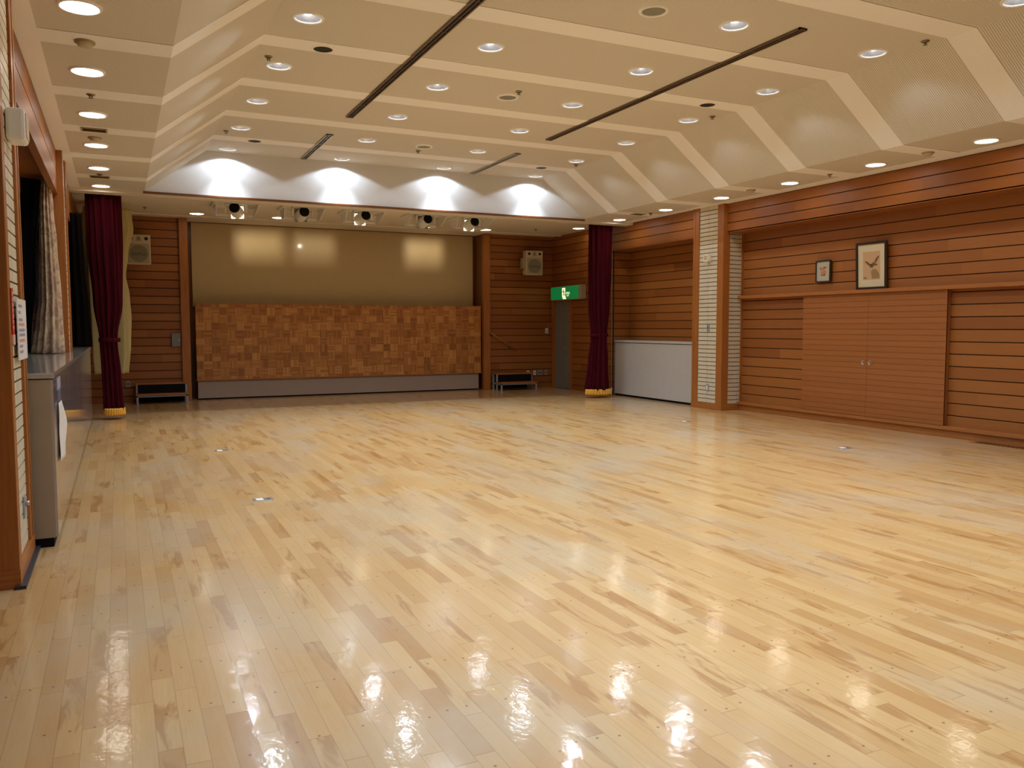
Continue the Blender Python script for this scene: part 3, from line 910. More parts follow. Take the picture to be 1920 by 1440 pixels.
# ---- sprinklers, smoke detectors, vents
def sprinkler():
    t = thing('sprinkler_head', (0, 0, 0), 'x', 'sprinkler', 'sprinkler heads on the ceilings')
    mb = MB(); mb.lathe([(0.0, -0.012), (0.03, -0.010), (0.042, 0.0)], n=16); mb.build('escutcheon', M['brass'], t)
    mb = MB()
    mb.tube((0, 0, -0.006), (0, 0, -0.018), 0.012); mb.tube((0.016, 0, -0.014), (0.006, 0, -0.034), 0.004, n=6); mb.tube((-0.016, 0, -0.014), (-0.006, 0, -0.034), 0.004, n=6)
    mb.build('yoke', M['brass'], t)
    mb = MB(); mb.lathe([(0.0, -0.034), (0.022, -0.033), (0.022, -0.036), (0.0, -0.038)], n=16); mb.build('deflector', M['brass'], t)
    return t
sk = None
spots = [((1.545, 9.244, ZM), 'sprinkler head on the raised ceiling by the left slope, nearer one'),
         ((4.535, 9.271, ZM), 'sprinkler head on the raised ceiling beside the middle speaker'),
         ((4.535, 13.03, ZM), 'sprinkler head on the raised ceiling beside the farthest speaker'),
         ((1.531, 12.943, ZM), 'sprinkler head on the raised ceiling by the left slope, farther one'),
         ((7.47, 9.209, ZM), 'sprinkler head at the top of the right slope, middle one'),
         ((7.459, 12.93, ZM), 'sprinkler head at the top of the right slope, nearest the stage'),
         ((7.483, 5.908, ZM), 'sprinkler head at the top of the right slope, nearest the camera'),
         ((-0.159, 8.747, ZS), 'sprinkler head in the left soffit, nearer one'),
         ((-0.162, 13.188, ZS), 'sprinkler head in the left soffit by the farther vent'),
         ((9.229, 8.774, ZS), 'sprinkler head in the right soffit, nearer one'),
         ((9.26, 13.196, ZS), 'sprinkler head in the right soffit beyond the tiled pillar'),
         ((0.52, 16.75, ZST), 'sprinkler head on the stage ceiling at the left'),
         ((8.62, 16.75, ZST), 'sprinkler head on the stage ceiling at the right')]
for loc, lab in spots:
    if sk is None: sk = sprinkler(); sk.location = loc; sk['label'] = lab
    else: dup(sk, loc, lab)
def smoke():
    t = thing('smoke_detector', (0, 0, 0), 'x', 'smoke detector', 'smoke detectors on the soffits')
    mb = MB(); mb.lathe([(0.073, 0.0), (0.073, -0.012), (0.0, -0.013)]); mb.build('base', M['vent'], t)
    mb = MB(); mb.lathe([(0.058, -0.012), (0.052, -0.034), (0.03, -0.044), (0.0, -0.046)]); mb.build('cap', M['cream'], t)
    return t
sm = None
for loc, lab in (((-0.158, 7.176, ZS), 'smoke detector in the left soffit, nearer one'), ((-0.168, 10.713, ZS + 0.006), 'smoke detector in the left soffit, beyond the nearer vent'),
                 ((9.19, 7.166, ZS), 'smoke detector in the right soffit, nearer one'), ((9.128, 10.284, ZS), 'smoke detector in the right soffit before the tiled pillar')):
    if sm is None: sm = smoke(); sm.location = loc; sm['label'] = lab
    else: dup(sm, loc, lab)
def vent():
    t = thing('soffit_vent', (0, 0, 0), 'x', 'air vent', 'louvred vents in the soffits')
    mb = MB()
    for a, b_, c, d in ((-0.13, 0.13, -0.09, -0.072), (-0.13, 0.13, 0.072, 0.09), (-0.13, -0.112, -0.09, 0.09), (0.112, 0.13, -0.09, 0.09)): mb.box(a, b_, c, d, -0.010, 0.002)
    mb.build('frame', M['vent'], t)
    mb = MB()
    for i in range(7):
        y = -0.06 + 0.02 * i
        mb.quad((-0.112, y, -0.008), (0.112, y, -0.008), (0.112, y + 0.012, 0.001), (-0.112, y + 0.012, 0.001))
    mb.build('louvre', M['vent'], t)
    mb = MB(); mb.box(-0.112, 0.112, -0.072, 0.072, -0.0005, 0.001); mb.build('backing', M['conegrey'], t)
    return t
ve = None
for loc, lab in (((-0.165, 10.265, ZS), 'louvred vent in the left soffit, nearer one'), ((-0.165, 13.38, ZS), 'louvred vent in the left soffit, next to the maroon curtain'), ((9.10, 13.38, ZS), 'louvred vent in the right soffit above the far recess')):
    if ve is None: ve = vent(); ve.location = loc; ve['label'] = lab
    else: dup(ve, loc, lab)

# ---- stage lamps
def stage_lamp():
    t = thing('stage_lamp', (0, 0, ZST), 'x', 'ceiling lamp', 'round lamps of the stage ceiling')
    mb = MB(); mb.lathe([(0.128, 0.0), (0.128, -0.008), (0.137, -0.010), (0.146, -0.006), (0.148, 0.0)]); mb.build('trim_ring', M['ring'], t)
    mb = MB(); mb.lathe([(0.0, -0.007), (0.129, -0.005)]); mb.build('diffuser', M['stagedl'], t)
    return t
sl = None
for k, (x, y) in enumerate(((1.46, 17.27), (3.01, 17.20), (4.62, 17.27), (6.25, 17.32), (7.62, 17.32), (9.42, 16.20))):
    lab = 'glowing round lamp in the stage ceiling, %s' % (('%s from the left' % ORD[k]) if k < 5 else 'close to the right curtain')
    if sl is None: sl = stage_lamp(); sl.location = (x, y, ZST); sl['label'] = lab
    else: dup(sl, (x, y, ZST), lab)

def stage_spot(loc, lit, label, swing, power=1.0):
    """spotlight on a yoke with barn doors, hung under the stage ceiling and aimed at the board"""
    t = thing('stage_spotlight', loc, label, 'spotlight', 'spotlights under the stage ceiling')
    mb = MB()
    for a, b_, c, d in ((-0.30, 0.30, -0.25, -0.22), (-0.30, 0.30, 0.22, 0.25), (-0.30, -0.27, -0.22, 0.22), (0.27, 0.30, -0.22, 0.22)): mb.box(a, b_, c, d, -0.03, 0.0)
    mb.build('pocket_frame', M['white'], t)
    for sx in (-1, 1):
        mb = MB(); mb.prism([(sx * 0.27, -0.22, 0.0), (sx * 0.27, 0.22, 0.0), (sx * 0.24, 0.20, -0.15), (sx * 0.24, 0.0, -0.15)], (sx * 0.008, 0, 0))
        mb.build('side_plate', M['white'], t)
    mb = MB(); mb.box(-0.24, 0.24, 0.185, 0.20, -0.15, -0.12); mb.build('cross_bar', M['white'], t)
    mb = MB()
    mb.box(-0.14, -0.125, -0.03, 0.03, -0.12, 0.0); mb.box(0.125, 0.14, -0.03, 0.03, -0.12, 0.0); mb.box(-0.14, 0.14, -0.03, 0.03, -0.012, 0.0)
    mb.build('yoke', M['white'], t)
    hz, dn = -0.086, -0.12     # head height, aim slope
    d = Vector((swing, 1.0, dn)).normalized()
    a = Vector((1, 0, 0)); a = (a - d * a.dot(d)).normalized(); u = d.cross(a) * -1
    u = a.cross(d)
    c = Vector((0, 0, hz))
    back, front = c - d * 0.13, c + d * 0.12
    mb = MB(); mb.tube(back, front, 0.068, 0.085, n=24, caps=False); mb.tube(front - d * 0.02, front, 0.092, 0.092, n=24, caps=False)
    cn = mb.build('can', M['white'], t)
    mb = MB(); mb.tube(back - d * 0.035, back, 0.05, 0.068, n=24)
    mb.build('rear_cap', M['black'], cn)['label'] = 'black rear cap'
    tip = front + d * 0.17
    for nm, s_, ax, bx_ in (('barn_door', 1, a, u), ('barn_door', -1, a, u), ('barn_door', 1, u, a), ('barn_door', -1, u, a)):
        w0, w1 = 0.08, (0.024 if ax is a else 0.035) + 0.012
        r0 = 0.083
        r1 = (0.035 if ax is a else 0.024)
        k = 0.004
        p = [front + ax * s_ * r0 + bx_ * w0, front + ax * s_ * r0 - bx_ * w0, tip + ax * s_ * r1 - bx_ * w1, tip + ax * s_ * r1 + bx_ * w1]
        mb = MB(); mb.prism(p, ax * s_ * k)
        mb.build('barn_door', M['white'], cn)
    mb = MB(); mb.tube(front - d * 0.075, front - d * 0.07, 0.07, n=24)
    mb.build('lens', M['stagedl'] if lit else M['reflector'], cn)
    if lit:
        ld = bpy.data.lights.new('stage_beam', 'SPOT'); ld.energy = STAGE_SPOT_W * power; ld.color = (1.0, 0.87, 0.66); ld.spot_size = 1.3; ld.spot_blend = 0.5; ld.shadow_soft_size = 0.018
        lo = bpy.data.objects.new('beam', ld); COL.objects.link(lo); lo.parent = t
        lo.location = c + d * 0.06
        lo.rotation_euler = d.to_track_quat('-Z', 'Y').to_euler()
    t.scale = (1.35, 1.35, 1.35)
    return t
stage_spot((1.98, 15.6, ZST), True, 'lit stage spotlight, leftmost of the five under the stage ceiling', 0.28)
stage_spot((3.16, 15.6, ZST), False, 'unlit stage spotlight between the left and middle lit ones', 0.0)
stage_spot((4.30, 15.6, ZST), True, 'lit stage spotlight, middle one of the five', -0.09, 0.5)
stage_spot((5.56, 15.6, ZST), False, 'unlit stage spotlight between the middle and right lit ones', 0.0)
stage_spot((6.56, 15.6, ZST), True, 'lit stage spotlight, rightmost of the five under the stage ceiling', 0.02)

# ================================================================== STAGE
t = thing('projection_board', (4.57, 18.66, 2.0), 'wide khaki projection board in the stage recess above the parquet panel', 'board')
mb = MB(); mb.box(-3.12, 3.30, 0.0, 0.03, -0.05, 1.70); mb.build('panel', M['board'], t)
mb = MB(); mb.box(-3.14, 3.32, -0.02, 0.03, 1.70, 1.735); mb.build('top_rail', M['darktrim'], t)

t = thing('folded_stage_deck', (4.65, 18.1, 0.0), 'folded stage deck standing upright, brown mosaic parquet over a grey skirt', 'stage')
L = (-4.65, -18.1, 0)
mb = MB(); mb.box(1.45, 7.85, 18.12, 18.20, 0.415, 1.995); mb.build('deck_panel', M['parquet'], t, loc=L, bevel=0.004)
mb = MB(); mb.box(1.44, 7.86, 18.105, 18.20, 0.398, 0.418); mb.box(1.44, 7.86, 18.113, 18.21, 1.993, 2.004); mb.build('edging', M['trim_h'], t, loc=L)
mb = MB(); mb.box(1.47, 7.80, 18.16, 18.30, 0.03, 0.40); mb.build('skirt', M['skirt'], t, loc=L)
mb = MB(); mb.box(1.47, 7.80, 18.19, 18.30, 0.0, 0.032); mb.build('kick_strip', M['black'], t, loc=L)

def steps(loc, label, w):
    t = thing('stage_step', loc, label, 'step', 'two-tread steps beside the stage')
    for k, (z, ya, yb) in enumerate(((0.40, 0.26, 0.52), (0.20, 0.0, 0.27))):
        mb = MB(); mb.box(-0.01, w + 0.01, ya, yb, z - 0.028, z); mb.build('tread', M['trim_h'], t, bevel=0.003)
    for x in (0.0, w - 0.035):
        for y, h in ((0.02, 0.172), (0.28, 0.372), (0.48, 0.372)):
            mb = MB(); mb.box(x, x + 0.035, y, y + 0.035, 0, h); mb.build('leg', M['greymetal'], t)
    mb = MB(); mb.box(0.035, w - 0.035, 0.26, 0.268, 0.20, 0.37); mb.box(0.035, w - 0.035, 0.50, 0.508, 0.02, 0.37); mb.build('riser', M['black'], t)
    mb = MB(); mb.box(0.0, w, 0.03, 0.05, 0.14, 0.172); mb.box(0, 0.03, 0.02, 0.5, 0.14, 0.172); mb.box(w - 0.03, w, 0.02, 0.5, 0.14, 0.172); mb.build('rail', M['greymetal'], t)
    return t
steps((0.29, 17.50, 0), 'two-tread wooden step on grey legs by the left stage post', 0.94)
steps((8.08, 17.45, 0), 'two-tread wooden step on grey legs below the handrail', 0.95)

def text(parent, body, size, loc, rot, mat, name='lettering', ext=0.0012):
    cu = bpy.data.curves.new(name, 'FONT'); cu.body = body; cu.size = size; cu.align_x = 'CENTER'; cu.align_y = 'CENTER'; cu.extrude = ext
    o = bpy.data.objects.new(name, cu); COL.objects.link(o)
    dg = bpy.context.evaluated_depsgraph_get()
    me = bpy.data.meshes.new_from_object(o.evaluated_get(dg))
    bpy.data.objects.remove(o)
    me.materials.clear(); me.materials.append(mat)
    o = bpy.data.objects.new(name, me); COL.objects.link(o)
    o.parent = parent; o.location = loc; o.rotation_euler = rot
    return o

def pa_speaker(loc, label, rz):
    """cream two-way cabinet: two round ports, a horn between them, round cone behind the grille"""
    t = thing('wall_speaker', loc, label, 'speaker', 'cream loudspeakers on the back wall', rz)
    w, h, d = 0.215, 0.30, 0.20
    mb = MB()
    mb.prism([(-w, -d, -h), (w, -d, -h), (w * 0.86, d * .6, -h + 0.02), (-w * 0.86, d * .6, -h + 0.02)], (0, 0, 2 * h - 0.02))
    mb.build('cabinet', M['cream'], t, bevel=0.015)
    mb = MB()
    mb.box(-w + 0.025, w - 0.025, -d - 0.006, -d + 0.001, -h + 0.03, 0.105); gr = mb.build('grille', M['creamdark'], t)
    mb = MB(); mb.tube((0, -d - 0.004, -0.085), (0, -d - 0.010, -0.085), 0.165, n=40); mb.build('cone', M['conegrey'], gr)
    for s_ in (-1, 1):
        mb = MB(); mb.tube((s_ * 0.135, -d - 0.004, 0.205), (s_ * 0.135, -d + 0.0, 0.205), 0.033, n=24); mb.build('port', M['dark'], t)
    mb = MB(); mb.prism([(-0.055, -d - 0.004, 0.15), (0.055, -d - 0.004, 0.15), (0.035, -d - 0.004, 0.255), (-0.035, -d - 0.004, 0.255)], (0, 0.005, 0)); mb.box(-0.014, 0.014, -d - 0.0055, -d, 0.185, 0.22, 1)
    mb.build('horn', [M['creamdark'], M['logo']], t)
    text(gr, 'RAMSA', 0.085, (0.0, -d - 0.0112, -0.10), (PI / 2, 0, 0), M['logo'])
    mb = MB(); mb.box(-w - 0.035, -w * 0.8, -0.06, 0.10, -0.13, 0.11); mb.box(-0.06, 0.06, d * .5, d * .6 + 0.16, -0.08, 0.08); mb.build('wall_bracket', M['creamdark'], t)
    return t
pa_speaker((0.405, 17.83, 3.02), 'cream loudspeaker on the boarded wall behind the pale curtain', 0.06)
pa_speaker((9.06, 17.83, 3.04), 'cream loudspeaker on the dim wall above the exit sign corner', -0.10)

# handrail
t = thing('handrail', (8.03, 18.02, 1.36), 'sloping wooden handrail from the right stage post down over the step', 'handrail')
mb = MB(); mb.tube((0.02, -0.04, 0.0), (0.70, -0.02, -0.42), 0.018, n=12); mb.build('rail', M['trim_h'], t)
for q in ((-0.01, -0.005), (0.52, 0.075)):
    zz = -0.42 / 0.68 * (q[0] - 0.02)
    mb = MB(); mb.tube((q[0] + 0.02, -0.03, zz - 0.03), (q[0] + 0.02, q[1] if q[1] > 0 else 0.0, zz - 0.05), 0.014, n=10); mb.tube((q[0] + 0.02, max(q[1] - 0.012, -0.012), zz - 0.05), (q[0] + 0.02, max(q[1], 0.0), zz - 0.05), 0.03, n=16)
    mb.build('bracket', M['slotmetal'], t)

def plate(name, loc, size, axis, label, cat, mat, detail=None, group=None, dm=None):
    """wall plate: size (width, height, thickness); axis the way it faces"""
    w, h, th = size
    t = thing(name, loc, label, cat, group)
    mb = MB()
    if axis == '-y': mb.box(-w / 2, w / 2, -th, 0, -h / 2, h / 2)
    elif axis == '-x': mb.box(-th, 0, -w / 2, w / 2, -h / 2, h / 2)
    elif axis == '+x': mb.box(0, th, -w / 2, w / 2, -h / 2, h / 2)
    cv = mb.build('cover', mat, t, bevel=min(0.004, th / 3))
    for (a, b_, ww, hh, m_) in (detail or []):
        mb = MB()
        if axis == '-y': mb.box(a - ww / 2, a + ww / 2, -th - 0.003, -th + 0.001, b_ - hh / 2, b_ + hh / 2)
        elif axis == '-x': mb.box(-th - 0.003, -th + 0.001, a - ww / 2, a + ww / 2, b_ - hh / 2, b_ + hh / 2)
        else: mb.box(th - 0.001, th + 0.003, a - ww / 2, a + ww / 2, b_ - hh / 2, b_ + hh / 2)
        mb.build(dm or 'rocker', m_, cv)
    return t
plate('control_box', (1.065, 18.10, 1.25), (0.165, 0.27, 0.06), '-y', 'grey green control box on the boarded wall by the left stage post', 'control box', M['doorgrey'], [(0.06, 0.0, 0.012, 0.04, M['steel'])], dm='latch')
plate('light_switch', (9.62, 18.10, 1.41), (0.085, 0.12, 0.012), '-y', 'white light switch on the dim wall beside the exit door', 'switch', M['white'], [(-0.02, -0.01, 0.028, 0.06, M['greymetal']), (0.02, -0.01, 0.028, 0.06, M['greymetal'])])
plate('wall_socket', (9.10, 18.10, 0.37), (0.07, 0.115, 0.012), '-y', 'white wall socket behind the right step, left one', 'socket', M['white'], [(0, 0, 0.03, 0.06, M['greymetal'])], 'sockets low on the right back wall', 'outlet')
plate('wall_socket', (9.285, 18.10, 0.37), (0.07, 0.115, 0.012), '-y', 'white wall socket right of the right step, second one', 'socket', M['white'], [(0, 0, 0.03, 0.06, M['greymetal'])], 'sockets low on the right back wall', 'outlet')
plate('wall_socket', (9.43, 18.10, 0.37), (0.12, 0.115, 0.012), '-y', 'wide grey socket plate between the white sockets and the exit door', 'socket', M['greymetal'], [(-.025, 0, 0.03, 0.06, M['logo']), (.025, 0, 0.03, 0.06, M['logo'])], 'sockets low on the right back wall', 'outlet')
plate('wall_socket', (9.60, 18.10, 0.37), (0.07, 0.115, 0.012), '-y', 'grey socket plate closest to the exit door', 'socket', M['greymetal'], [(0, 0, 0.03, 0.06, M['logo'])], 'sockets low on the right back wall', 'outlet')
plate('wall_socket', (0.155, 18.10, 0.376), (0.07, 0.115, 0.012), '-y', 'wall socket between the left maroon curtain and the left step', 'socket', M['greymetal'], [(0, 0, 0.03, 0.06, M['logo'])], None, 'outlet')

# ---- exit sign
t = thing('exit_sign', (9.64, 17.12, 2.31), 'lit green exit sign box above the grey door', 'exit sign')
mb = MB(); mb.box(-0.03, 0.11, -0.72, 0.75, -0.165, 0.165); mb.build('housing', M['creamdark'], t, bevel=0.02)
mb = MB(); mb.box(-0.034, -0.028, -0.60, 0.735, -0.148, 0.148); fc = mb.build('face', M['greensign'], t)
X = -0.0362
def sg(pts): return [(X, a, b_) for a, b_ in pts]
# y runs away from the camera, so screen left is +y
mb = MB()
mb.prism(sg([(0.17, 0.12), (0.02, 0.12), (0.02, 0.0), (0.02, -0.06), (-0.03, -0.148), (0.12, -0.148), (0.17, -0.08)]), (0.002, 0, 0))
mb.build('pictogram', M['signwhite'], fc)['label'] = 'lit white doorway pictogram'
mb = MB()
X = -0.0372
mb.tube((X, 0.10, 0.075), (X + .002, 0.10, 0.075), 0.018, n=14)
mb.prism(sg([(0.115, 0.052), (0.075, 0.05), (0.06, -0.01), (0.085, -0.015)]), (0.001, 0, 0))
mb.prism(sg([(0.085, -0.01), (0.06, -0.012), (0.03, -0.06), (0.05, -0.068)]), (0.001, 0, 0))
mb.prism(sg([(0.09, -0.01), (0.07, -0.01), (0.10, -0.07), (0.125, -0.065)]), (0.001, 0, 0))
mb.prism(sg([(0.115, 0.052), (0.16, 0.02), (0.155, 0.005), (0.108, 0.032)]), (0.001, 0, 0))
mb.prism(sg([(0.078, 0.05), (0.04, 0.02), (0.045, 0.008), (0.075, 0.03)]), (0.001, 0, 0))
mb.build('running_figure', M['siggreen'], fc)['label'] = 'green running figure in the doorway'
text(fc, '非常口', 0.062, (-0.0362, -0.11, -0.015), (PI / 2, 0, -PI / 2), M['signwhite'])
text(fc, 'EXIT', 0.05, (-0.0362, -0.11, -0.072), (PI / 2, 0, -PI / 2), M['signwhite'])

# ================================================================== RIGHT SIDE THINGS
t = thing('heater_cabinet', (9.86, 13.95, 0), 'long light grey cabinet in the far right recess below the boarding', 'cabinet')
L = (-9.86, -13.95, 0)
mb = MB(); mb.box(9.86, 10.23, 12.46, 15.35, 0.045, 1.155); mb.build('body', M['greycab'], t, loc=L)
mb = MB(); mb.box(9.845, 10.235, 12.455, 15.355, 1.168, 1.212); mb.build('top', M['greycab'], t, loc=L, bevel=0.004)
mb = MB(); mb.box(9.875, 10.23, 12.46, 15.35, 1.150, 1.172); mb.build('shadow_gap', M['dark'], t, loc=L)
mb = MB(); mb.box(9.885, 10.2, 12.46, 15.35, 0.0, 0.05); mb.build('kick_board', M['black'], t, loc=L)

def picture(name, y0, y1, z0, z1, lean, fw, mb_w, inner, label, art):
    t = thing(name, (10.135, (y0 + y1) / 2, z0), label, 'picture')
    t.rotation_euler = (0, -lean, 0)
    w, h = (y1 - y0) / 2, z1 - z0
    th = 0.035
    mb = MB()
    mb.box(-th, 0, -w, -w + fw, 0, h); mb.box(-th, 0, w - fw, w, 0, h); mb.box(-th, 0, -w + fw, w - fw, 0, fw); mb.box(-th, 0, -w + fw, w - fw, h - fw, h)
    mb.build('frame', M['frame'], t, bevel=0.004)
    mb = MB(); mb.box(-th * .6, -0.005, -w + fw, w - fw, fw, h - fw); mb.build('mat_board', inner, t)
    mb = MB(); mb.box(-th * .6 - 0.001, -th * .6, -w + fw + mb_w[0], w - fw - mb_w[0], fw + mb_w[1], h - fw - mb_w[1]); pr_ = mb.build('print', M['print'], t)
    art(pr_, -th * .6 - 0.0022, w - fw - mb_w[0], fw + mb_w[1], h - fw - mb_w[1])
    return t
def art_bird(t, x, w, z0, z1):
    H = z1 - z0
    def P(a, b_): return (x, w - 2 * w * a, z0 + H * b_)     # a: left to right as seen, b_: upwards
    mb = MB()
    wing1 = [(0.12, .66), (0.20, .67), (0.33, .62), (0.43, .55), (0.52, .57), (0.52, .50), (0.45, .48), (0.40, .51), (0.30, .52), (0.24, .58), (0.16, .61)]
    wing2 = [(0.68, .58), (0.72, .70), (0.82, .78), (0.92, .84), (0.95, .80), (0.88, .72), (0.83, .66), (0.75, .58)]
    body = [(0.42, .55), (0.52, .57), (0.60, .60), (0.63, .66), (0.66, .60), (0.72, .56), (0.83, .55), (0.85, .51), (0.78, .49), (0.68, .50), (0.62, .46), (0.55, .42), (0.52, .40), (0.50, .45), (0.42, .43), (0.40, .47)]
    for q in (wing1, wing2, body): mb.prism([P(*c) for c in q], (0.001, 0, 0))
    mb.build('bird_drawing', M['ink'], t)
    mb = MB()
    mb.prism([P(*c) for c in [(0.52, 0.04), (0.50, .18), (0.47, .28), (0.55, .36), (0.70, .38), (0.82, .33), (0.90, .24), (0.95, .20), (0.97, .04)]], (0.001, 0, 0))
    mb.prism([P(*c) for c in [(0.03, 0.04), (0.03, .09), (0.14, .12), (0.24, .07), (0.28, .04)]], (0.001, 0, 0))
    mb.build('rock_drawing', M['inklight'], t)
def art_small(t, x, w, z0, z1):
    H = z1 - z0
    mb, mr = MB(), MB()
    rnd = random.Random(3)
    for i in range(26):
        a, b_ = rnd.random() * .8, rnd.random() * .85
        ww, hh = .08 + rnd.random() * .16, .05 + rnd.random() * .12
        q = [(x, w - 2 * w * (a + da), z0 + H * (b_ + db)) for da, db in ((0, 0), (ww, 0.02), (ww * .8, hh), (0.02, hh))]
        (mb if i % 2 else mr).prism(q, (0.0006 + 0.0004 * (i % 2), 0, 0))
    mb.build('dark_figures', M['ink'], t); mr.build('rust_figures', M['inkred'], t)
picture('framed_print', 8.485, 9.04, 2.055, 2.752, 0.045, 0.036, (0.088, 0.105), M['matcream'], 'large framed print of a bird on a rock, standing on the picture rail', art_bird)
picture('framed_print', 9.545, 9.85, 2.205, 2.545, 0.01, 0.018, (0.062, 0.075), M['matgrey'], 'small dark framed print with grey mat hanging above the picture rail', art_small)

plate('wall_sensor', (9.716, 12.02, 2.745), (0.13, 0.13, 0.075), '-x', 'small white box high on the right tiled pillar', 'sensor box', M['white'], [(0, 0, 0.08, 0.08, M['cream'])], dm='front_grille')
plate('pillar_switch', (9.716, 12.0, 1.48), (0.075, 0.125, 0.014), '-x', 'grey switch plate at mid height of the right tiled pillar', 'switch', M['greymetal'], [(0, 0, 0.03, 0.06, M['brass'])])
plate('pillar_socket', (9.716, 12.0, 0.39), (0.075, 0.125, 0.014), '-x', 'steel socket low on the right tiled pillar', 'socket', M['greymetal'], [(0, 0, 0.03, 0.075, M['white'])], dm='outlet')

t = thing('pull_cord', (9.735, 15.28, 0.0), 'thin pale pull cord hanging right of the right maroon curtain', 'cord')
mb = MB(); mb.tube((0, 0, 0.16), (-0.01, 0, 3.6), 0.0035, n=8); mb.build('line', M['cream'], t)
mb = MB(); mb.tube((0, 0, 0.0), (0, 0, 0.17), 0.011, n=12); mb.build('weight', M['white'], t)

t = thing('floor_grille', (10.04, 4.0, 0.0), 'slotted wooden air grille in the floor along the right wall', 'floor grille')
mb = MB(); mb.box(-0.115, 0.055, -3.0, 3.0, 0.0005, 0.004); mb.build('frame', M['trim_h'], t)
mb = MB()
for k in range(99):
    yy = -2.98 + k * 0.06
    mb.box(-0.10, 0.042, yy, yy + 0.030, 0.0045, 0.0065)
mb.build('slots', M['dark'], t)

# ================================================================== FLOOR OUTLETS
def floor_outlet():
    t = thing('floor_outlet', (0, 0, 0), 'x', 'floor outlet', 'steel outlets let into the floor')
    mb = MB(); mb.box(-0.085, 0.085, -0.06, 0.06, 0.0, 0.004); pl = mb.build('plate', M['steel'], t, bevel=0.0015)
    mb = MB(); mb.box(-0.06, 0.0, -0.04, 0.04, 0.004, 0.007); mb.build('lid', M['white'], pl, bevel=0.001)
    mb = MB(); mb.tube((0.045, 0.0, 0.004), (0.045, 0.0, 0.0065), 0.016, n=16); mb.build('catch', M['logo'], pl)
    return t
fo = None
for loc, lab in (((1.10, 7.335, 0), 'steel floor outlet on the left, nearer the camera'), ((1.105, 10.50, 0), 'steel floor outlet on the left, farther off'),
                 ((8.08, 7.335, 0), 'steel floor outlet on the right in front of the closet doors'), ((8.09, 10.51, 0), 'steel floor outlet on the right in front of the tiled pillar')):
    if fo is None: fo = floor_outlet(); fo.location = loc; fo['label'] = lab
    else: dup(fo, loc, lab)

# ================================================================== LEFT SIDE THINGS
CW0, CW1 = 6.36, 14.78
t = thing('window_cabinet', (-0.42, 10.6, 0), 'long low grey cabinet with glossy front below the left windows', 'cabinet')
L = (0.42, -10.6, 0)
mb = MB(); mb.box(-1.09, -0.425, CW0, CW1, 0.065, 1.150); mb.build('body', M['shadecab'], t, loc=L)
ys = [CW0, 8.20, 10.02, 11.70, 12.98, 14.45, CW1]
for a, b_ in zip(ys[:-1], ys[1:]):
    mb = MB(); mb.box(-0.426, -0.408, a + 0.002, b_ - 0.002, 0.070, 1.148); mb.build('front_panel', M['glosscab'], t, loc=L, bevel=0.0015)
mb = MB(); mb.box(-1.10, -0.438, CW0 + 0.012, CW1, 0.0, 0.068); mb.build('kick_board', M['black'], t, loc=L)
mb = MB(); mb.box(-1.09, -0.43, CW0 + 0.003, CW1, 1.148, 1.156); mb.build('shadow_gap', M['black'], t, loc=L)
t = thing('worktop', (-0.75, 10.6, 1.155), 'grey stone-like worktop over the left window cabinet', 'worktop')
mb = MB(); mb.prism([(x + .75, y - 10.6, 0.002) for x, y in ((-1.10, CW0 - 0.012), (-0.40, CW0 - 0.012), (-0.40, CW1), (-1.10, CW1), (-1.10, 12.49), (-0.545, 12.49), (-0.545, 11.60), (-1.10, 11.60))], (0, 0, 0.036)); mb.build('slab', M['worktop'], t, bevel=0.004)

# papers taped to the near end of the cabinet front
t = thing('taped_label', (-0.407, 6.90, 1.05), 'blue and white label on the cabinet front near its end', 'label')
mb = MB(); mb.box(0, 0.002, -0.16, 0.20, 0.0, 0.085); mb.build('upper_half', M['bluelabel'], t)
mb = MB(); mb.box(0, 0.002, -0.16, 0.20, -0.095, 0.0); mb.build('lower_half', M['bluedark'], t)
t = thing('taped_paper', (-0.4035, 6.90, 0.80), 'curling white paper taped to the cabinet front below the blue label', 'paper')
mb = MB()
n = 14
vs, fs = [], []
for i in range(n + 1):
    v = i / n
    zz = 0.16 - 0.42 * v
    w0 = -0.22 + 0.10 * max(0, .25 - v)
    w1 = 0.10 + 0.42 * min(1, v * 2.4) * (1 - 0.25 * v)
    for k in range(7):
        a = k / 6
        yy = w0 + (w1 - w0) * a
        vs.append((0.003 + 0.012 * math.sin(PI * min(1, v * 1.3)) * a * a + 0.002 * (1 + math.sin(9 * v + 3 * a)), yy, zz - 0.05 * a * v))
for i in range(n):
    for k in range(6):
        fs.append((i * 7 + k, i * 7 + k + 1, (i + 1) * 7 + k + 1, (i + 1) * 7 + k))
mb.add(vs, fs, 0, True)
o = mb.build('sheet', M['paper'], t)
sd = o.modifiers.new('thick', 'SOLIDIFY'); sd.thickness = 0.0008

# notices on the left pillar
t = thing('notice_sheet', (-0.552, 6.03, 1.49), 'white printed notice in a clear sleeve on the left tiled pillar', 'notice')
mb = MB(); mb.box(0.0, 0.006, -0.22, 0.30, -0.19, 0.19); sh = mb.build('sheet', M['paper'], t)
rows_ = [(0.145, 'b', .5), (0.105, 'b', .3), (0.06, 'b', .55), (0.03, 'o', .8), (-0.005, 'b', .85), (-0.035, 'b', .8), (-0.07, 'o', .7), (-0.105, 'b', .45), (-0.14, 'b', .5)]
mb, mo = MB(), MB()
rnd = random.Random(5)
for z, c, w in rows_:
    y = -0.16
    while y < -0.16 + 0.40 * w:
        ww = 0.014 + rnd.random() * 0.022
        (mb if c == 'b' else mo).box(0.006, 0.0066, y, y + ww, z - 0.009, z + 0.009); y += ww + 0.006
mb.build('blue_grey_writing', M['inkblue'], sh); mo.build('red_writing', M['inkorange'], sh)
t = thing('red_strip_sign', (-0.552, 5.60, 1.59), 'narrow red strip sign with white marks beside the notice on the left pillar', 'sign')
